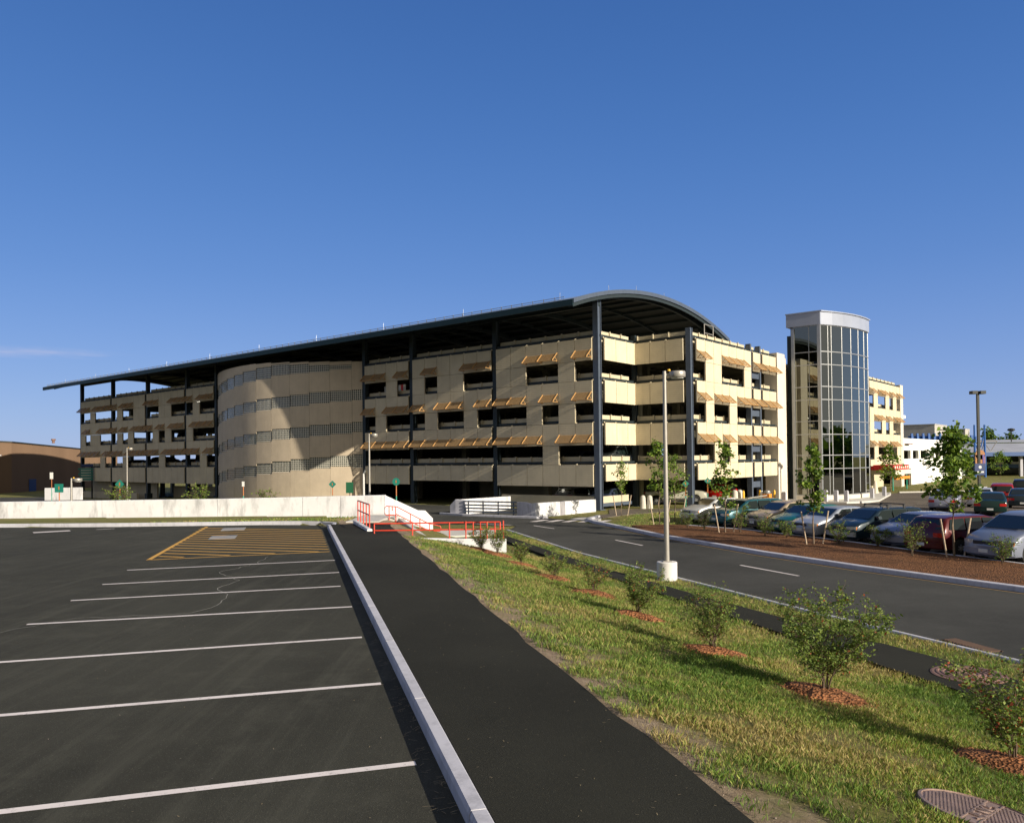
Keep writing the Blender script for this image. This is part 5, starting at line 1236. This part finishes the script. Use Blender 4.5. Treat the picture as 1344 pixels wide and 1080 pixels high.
def shrub(x,y,z,w,h,seed,label,nl=2600,ls=.034,group='shrubs on the grass bank',mats=LS,wts=(.62,.33,.05),stems=9,name='shrub',twr=.007):
    random.seed(seed); t=thing(name,label,'shrub',(x,y,z),0,group); tw=MB(); pts=[]
    for i in range(stems):
        a=2*math.pi*(i+random.random()*.8)/stems; lean=random.uniform(.15,1.0)*w*.5; hh=h*random.uniform(.7,1.0)*(1-.25*(lean/(w*.5))**2)
        p=Vector((.03*math.cos(a),.03*math.sin(a),-.03)); path=[p]; K=7
        for k in range(1,K+1):
            f=k/K; path.append(Vector((math.cos(a)*lean*f**1.15,math.sin(a)*lean*f**1.15,hh*f**.85))+rv(.018*h))
        tw.tube(path,[twr*1.5*(1-.8*k/K) for k in range(K+1)],5,cap=False)
        for k in range(2,K+1):
            for _ in range(3 if k<K else 4):
                b=path[k-1].lerp(path[k],random.random()); dr=Vector((math.cos(a+random.gauss(0,1.1)),math.sin(a+random.gauss(0,1.1)),random.uniform(.1,1.1))).normalized()
                L=random.uniform(.12,.28)*h; e=b+dr*L; m_=b.lerp(e,.5)+rv(.012)
                tw.tube([b,m_,e],[twr*.5,twr*.38,twr*.22],4,cap=False)
                pts.append((b,m_,e))
                for _2 in range(2):
                    b2=b.lerp(e,random.uniform(.3,.9)); e2=b2+(dr+rv(.6)).normalized()*L*.5; tw.tube([b2,e2],[twr*.3,twr*.18],3,cap=False); pts.append((b2,b2.lerp(e2,.5),e2))
    tw.build('stem',mTwig,t)
    P=[]
    keep=[random.random()**.6 for _ in pts]
    tot=sum(keep)
    for (b,m_,e),kp in zip(pts,keep):
        for _ in range(max(1,int(nl*kp/tot))):
            f=random.uniform(.15,1.05); q_=b.lerp(e,f)+rv(.012+.01*h); P.append(q_)
    leaves_mesh('foliage',[tuple(p) for p in P],ls,mats,t,wts)
    return t
bank=[(5.42,8.75,1.25,1.15,'large shrub with red-tinged leaves, cut off by the right edge above the manhole cover',5000,.042),
 (4.33,11.2,1.62,1.38,'biggest full round green shrub on the grass bank',8500,.042),(3.4,13.67,1.25,1.1,'open twiggy shrub left of the biggest one on the bank',4200,.038),
 (2.61,16.79,1.2,.98,'dense mid-sized shrub below the white-based lamp post',4200,.042),(2.01,19.95,.95,.82,'thin reddish twiggy shrub, third up the bank from the biggest one',1500,.044),
 (1.17,22.82,.75,.74,'small sparse shrub further up the bank, in front of the lower footpath',1200,.046),(.24,25.16,.7,.72,'small upright shrub near the end of the white retaining wall',1100,.05),
 (-.55,28.1,.85,.95,'taller sparse shrub right in front of the retaining wall end',1300,.05),(-1.15,28.9,.9,.85,'farthest shrub, left one of the two before the retaining wall',1300,.05)]
mu=MB()
for i,(x,y,w_,h_,lab,nl,ls_) in enumerate(bank):
    shrub(x,y,H(x,y)+.05,w_,h_,20+i,lab,nl,ls_,wts=(.55,.33,.12) if i in (0,4) else (.64,.33,.03),stems=10 if i<4 else 7)
    random.seed(90+i); vs=[(x,y,H(x,y)+.10)]; K=22
    for r_,hh in ((.25,.085),(.45,.04),(.60,-.03)):
        for k_ in range(K):
            a=2*math.pi*k_/K; rr=r_*(1+.16*math.sin(3*a+i)+random.uniform(-.07,.07)); px,py=x+rr*math.cos(a),y+rr*math.sin(a); vs.append((px,py,H(px,py)+hh+random.uniform(-.012,.012)))
    fs=[(0,1+k_,1+(k_+1)%K) for k_ in range(K)]+[(1+j*K+k_,1+(j+1)*K+k_,1+(j+1)*K+(k_+1)%K,1+j*K+(k_+1)%K) for j in (0,1) for k_ in range(K)]
    mu.add(vs,fs)
    if y<21:
        for _ in range(900 if y<15 else 350):
            a=random.uniform(0,6.28); rr=.66*math.sqrt(random.random())*(1+.16*math.sin(3*a+i)); px,py=x+rr*math.cos(a),y+rr*math.sin(a)
            pz=H(px,py)+max(.0,.10*(1-rr/.6))+.01; b=random.uniform(0,6.28); L=random.uniform(.02,.05); d_=Vector((math.cos(b),math.sin(b),random.uniform(-.3,.5)))*L; s_=Vector((-math.sin(b),math.cos(b),random.uniform(-.3,.3)))*.006
            c=Vector((px,py,pz)); mu.add([c-d_-s_,c+d_-s_,c+d_+s_,c-d_+s_],[(0,1,2,3)])
o=mu.build('mulch',mMulchR); tag(o,kind='stuff')
# small shrubs of the mulch bed
bedsh=[(901,41.9,.9,.9),(923,39.9,.8,1.1),(970,38.8,1.3,1.35),(1002,36.6,1.1,1.05),(1031,36.0,.9,.8),(1099,33.0,1.0,.95),(1150,32.0,1.1,.9),(1195,28.9,1.15,1.35),(1313,26.7,.95,.95)]
labs=['small shrub at the left end of the mulch bed, before the white sedan','bare-stemmed shrub next to the left-end shrub of the mulch bed','wide twiggy shrub in front of the beige wagon','rounded green shrub before the bright teal sedan','small green shrub before the silver sedan','bright green shrub in front of the dark wagon nose','low green shrub before the lavender-grey sedan','tall loose shrub before the dark red hatchback','green shrub in front of the silver minivan']
for i,((u,Y,w_,h_),lab) in enumerate(zip(bedsh,labs)):
    shrub(at(u,Y),Y,.14,w_,h_,60+i,lab,800 if i not in (1,) else 250,.06,'small shrubs in the mulch bed',LG,(.5,.35,.15),7,twr=.009)
for i,(u,Y,h_,lab) in enumerate(((160,60,2.3,'yellow-green young tree-like shrub left of the garage ground floor, beside the green diamond sign'),(262,62,2.1,'yellow-green shrub behind the white wall at the left foot of the curved tower'),(350,60,1.9,'small shrub behind the white wall in front of the curved tower'),)):
    shrub(at(u,Y),Y,low(at(u,Y),Y),2.2 if i<2 else 1.4,h_,140+i,lab,900 if i<2 else 350,.13,'shrubs behind the white wall',LG,(.3,.6,.1),7,twr=.02)
def tree(x,y,z,h,cw,cb,seed,label,nl=2200,ls=.13,stakes=True,wts=(.5,.35,.15),group='young staked trees',shape='egg'):
    random.seed(seed); t=thing('young_tree',label,'tree',(x,y,z),0,group); tr=MB(); K=8; path=[Vector((0,0,-.1))]
    for k in range(1,K+1): path.append(Vector((random.gauss(0,.03),random.gauss(0,.03),h*.93*k/K)))
    tr.tube(path,[.045*(1-.85*k/K)*(h/4.5) for k in range(K+1)],8,cap=False); tr.build('trunk',mBark,t,smooth=60)
    br=MB(); cl=[]
    nb_=18
    for i in range(nb_):
        f=(i+random.random())/nb_; zz=cb+(h*.97-cb)*f
        # crown width profile
        prof=(math.sin(math.pi*min(1,.18+f*.80))**.8)*(1-.45*f) if shape=='egg' else (1-f)**.6*.9
        L=cw*.5*prof*random.uniform(.55,1.25); a=i*2.4+random.uniform(-.5,.5); b=Vector((0,0,zz-L*.35)); e=Vector((math.cos(a)*L,math.sin(a)*L,zz+L*.45)); m_=b.lerp(e,.5)+Vector((0,0,-.06))
        br.tube([b,m_,e],[.016,.011,.005],5,cap=False)
        for _ in range(3): cl.append((b.lerp(e,random.uniform(.45,1.15))+rv(.05*cw),random.uniform(.07,.17)*cw))
    for _ in range(6): cl.append((Vector((0,0,random.uniform(cb+.3,h)))+rv(.08),.12*cw))
    br.build('branch',mBark,t)
    P=[];
    wts_=[c[1]**2 for c in cl]; tot=sum(wts_)
    for (c,r_),ww in zip(cl,wts_):
        for _ in range(int(nl*ww/tot)+2):
            P.append(tuple(c+Vector((random.gauss(0,1),random.gauss(0,1),random.gauss(0,.8)))*r_*.5))
    leaves_mesh('crown',P,ls,LG,t,wts,asp=.8)
    if stakes:
        for sx,sy in ((-.42,-.15),(.5,.1)):
            mb=MB(); mb.tube([(sx*.8,sy,-.1),(sx*1.35,sy*1.2,1.35)],.032,7); s_o=mb.build('support_stake',mWood,t)
    return t
tree(at(1250,28.6),28.6,.15,4.6,2.0,1.75,3,'bigger staked young maple with a loose two-peaked crown at the right of the mulch bed',1900,.15)
tree(at(1066,33.2),33.2,.15,4.05,1.15,1.3,4,'narrow staked young maple in front of the glass tower',1250,.13)
tree(at(950.5,38.9),38.9,.15,4.35,1.25,1.2,5,'staked young maple with an upright split crown before the garage exit',1000,.13)
tree(at(864,45.7),45.7,.05,4.7,1.45,1.6,6,'dark green young tree just left of the white-based lamp post',1100,.13)
tree(at(884.5,47),47,.05,4.0,2.0,1.3,8,'paler young tree just right of the white-based lamp post',850,.11,wts=(.3,.6,.1))
tree(at(814.6,52.8),52.8,.02,3.6,1.1,1.5,9,'smallest yellowish staked young tree on the lawn at the garage corner',550,.11,wts=(.3,.6,.1))
for u,Y,h_,lab in ((1168,92,5.2,'pale young tree by the red entrance canopy'),(1250,130,5.0,'small tree in front of the right end of the white building'),(1262+8,140,5,'small tree left of the blue masts'),(1312,135,4.6,'small tree in front of the shaded canopy building, right of the masts')):
    tree(at(u,Y),Y,-.35,h_,3.0,1.2,int(u),lab,700,.25,False,(.5,.35,.15),'young trees by the far buildings')
for u,Y,h_,lab in ((1299,190,10.0,'treetop showing above the grey canopy roof beside the masts'),(1327,200,9.0,'low treetop above the grey canopy roof at the far right')):
    tree(at(u,Y),Y,-.4,h_,7,2,int(u),lab,900,.6,False,(.4,.1,.5),'trees behind the canopy building')
# distant belts of woodland behind the photographer and around (far off, one mass each)
P=[]
for i in range(26000):
    a=rng.uniform(R(62),R(300)); d=rng.uniform(150,230)+20*math.sin(a*7); hh=(7+3.5*math.sin(a*11)+2*math.sin(a*29))*rng.random()**.6
    P.append((d*math.sin(a),d*math.cos(a),hh))
o=leaves_mesh('far_woodland',P,4.2,LG,None,(.4,.1,.5)); tag(o,kind='stuff')
# ------------------------------------------------------------------ GRASS
def grass(regions):
    V=[];MI=[]
    for (fn,s0,s1,f0,f1,n,h0,w0_,dens) in regions:
        k=0
        while k<n:
            u_=rng.random(); f=f0+(f1-f0)*(u_**dens); s=rng.uniform(s0(f),s1(f)); k+=1
            if fn=='sf': x,y=W(s,f)
            else: x,y=s,f
            cl_=noise.noise(Vector((x*2.2,y*2.2,1.7))); c2=noise.noise(Vector((x*.55,y*.55,9.)))
            if fn=='sf' and s1(f)>8.6 and s<SP(f)+3.0:
                e=(s-SP(f)); edge=.22+max(0,(9-f))*.06+.7*noise.noise(Vector((x*1.1,y*1.1,4.)))
                if e<edge and not (cl_>.12 and rng.random()<.45) and rng.random()>.06: continue
                if e<edge+1.2 and cl_<.05 and rng.random()<.5: continue
            if cl_<-.28 and rng.random()<.7: continue
            if (x-hx)**2+(y-hy)**2<.27: continue
            if any((x-b_[0])**2+(y-b_[1])**2<.30 for b_ in bank): continue
            h=h0*(.45+.8*rng.random())*(1+.9*max(0,cl_)); w=w0_*(.7+.6*rng.random()); a=rng.uniform(0,6.283); ln=rng.uniform(.1,.75)*h; b=rng.uniform(0,6.283)
            z=H(x,y)-.005; ca,sa=math.cos(a)*w,math.sin(a)*w; lx,ly=math.cos(b)*ln,math.sin(b)*ln
            V.append(((x-ca,y-sa,z),(x+ca,y+sa,z),(x+lx*.35+ca*.7,y+ly*.35+sa*.7,z+h*.6),(x+lx,y+ly,z+h)))
            v=c2+.35*rng.normal()
            MI.append(2 if v>.30 else (1 if v>-.02 else (0 if v>-.42 else 3)))
    V=np.array(V).reshape(-1,3); return rawmesh('grass',V,4,len(MI),np.array(MI),GB)
g=grass([('sf',lambda f:SP(f)+.05,lambda f:lerp_t(SLt,f)+.02,3.6,11,150000,.055,.0028,1.0),
 ('sf',lambda f:SP(f)+.05,lambda f:lerp_t(SLt,f)+.02,11,29.2,110000,.062,.0045,1.25),
 ('sf',lambda f:lerp_t(SRt,f)-.05,lambda f:lerp_t(RLt,f)-.03,8,40,26000,.065,.005,1.6),
 ('xy',lambda y:-40,lambda y:-7.5,37.6,41.5,14000,.06,.02,1),
 ('xy',lambda y:6.9+(y-50)*.3,lambda y:15,44.5,58,9000,.06,.02,1)])
tag(g,kind='stuff')

# ------------------------------------------------------------------ small loose debris: straw in the gutter and on the path, pebbles on the bare soil
mb=MB(); rr_=random.Random(11)
def chip(x,y,z,L,w_,a,m=0,hz=.004):
    c_,s__=math.cos(a),math.sin(a); v=[(x-c_*L-s__*w_*-1,y-s__*L-c_*w_,z),(x+c_*L+s__*w_,y+s__*L-c_*w_,z+hz),(x+c_*L-s__*w_,y+s__*L+c_*w_,z+hz),(x-c_*L-s__*w_,y-s__*L+c_*w_,z)]
    mb.add(v,[(0,1,2,3)],m)
for i in range(170):
    f=rr_.uniform(4.5,20)**1.0; x,y=W(rr_.uniform(1.5,3.3),f); chip(x,y,1.046,rr_.uniform(.003,.018),.0022,rr_.uniform(0,6.3),0)
for i in range(150):
    f=rr_.choice((5.6,6.8,7.5,8.6,9.6,11.3,12.8,14.1,16.6))+rr_.gauss(0,.35); x,y=W(1.25-abs(rr_.gauss(0,.10)),f); chip(x,y,.897+rr_.random()*.012,rr_.uniform(.02,.06),.0018,KA+rr_.gauss(.3,.6),0)
for i in range(130):
    x,y=W(rr_.uniform(-6,1.1),rr_.uniform(4,16)); chip(x,y,.897,rr_.uniform(.003,.011),.003,rr_.uniform(0,6.3),rr_.choice((0,1)))
for i in range(800):
    f=rr_.uniform(4,20); s_=SP(f)+rr_.uniform(.03,1.1); x,y=W(s_,f); z=H(x,y); q_=rr_.uniform(.003,.009)
    mb.add([(x-q_,y-q_,z-.003),(x+q_,y-q_,z-.003),(x+q_*.7,y+q_,z-.003),(x-q_,y+q_*.8,z-.003),(x,y,z+q_*.9)],[(0,1,4),(1,2,4),(2,3,4),(3,0,4)],1)
o=mb.build('debris',[M('dry_straw',(.24,.19,.11),.9),M('small_stone',(.25,.20,.16),.9)]); tag(o,kind='stuff')

mb=MB(); mb.lathe([(9*math.sin(R(a)),-9*math.cos(R(a))) for a in range(2,180,16)],20); mo=mb.build('moon',emis('moon_surface',(.95,.93,.9),.55),None,loc=(at(1187,4000),4000,3.75+(598-547)/1048.93*4000)); mo['kind']='structure'
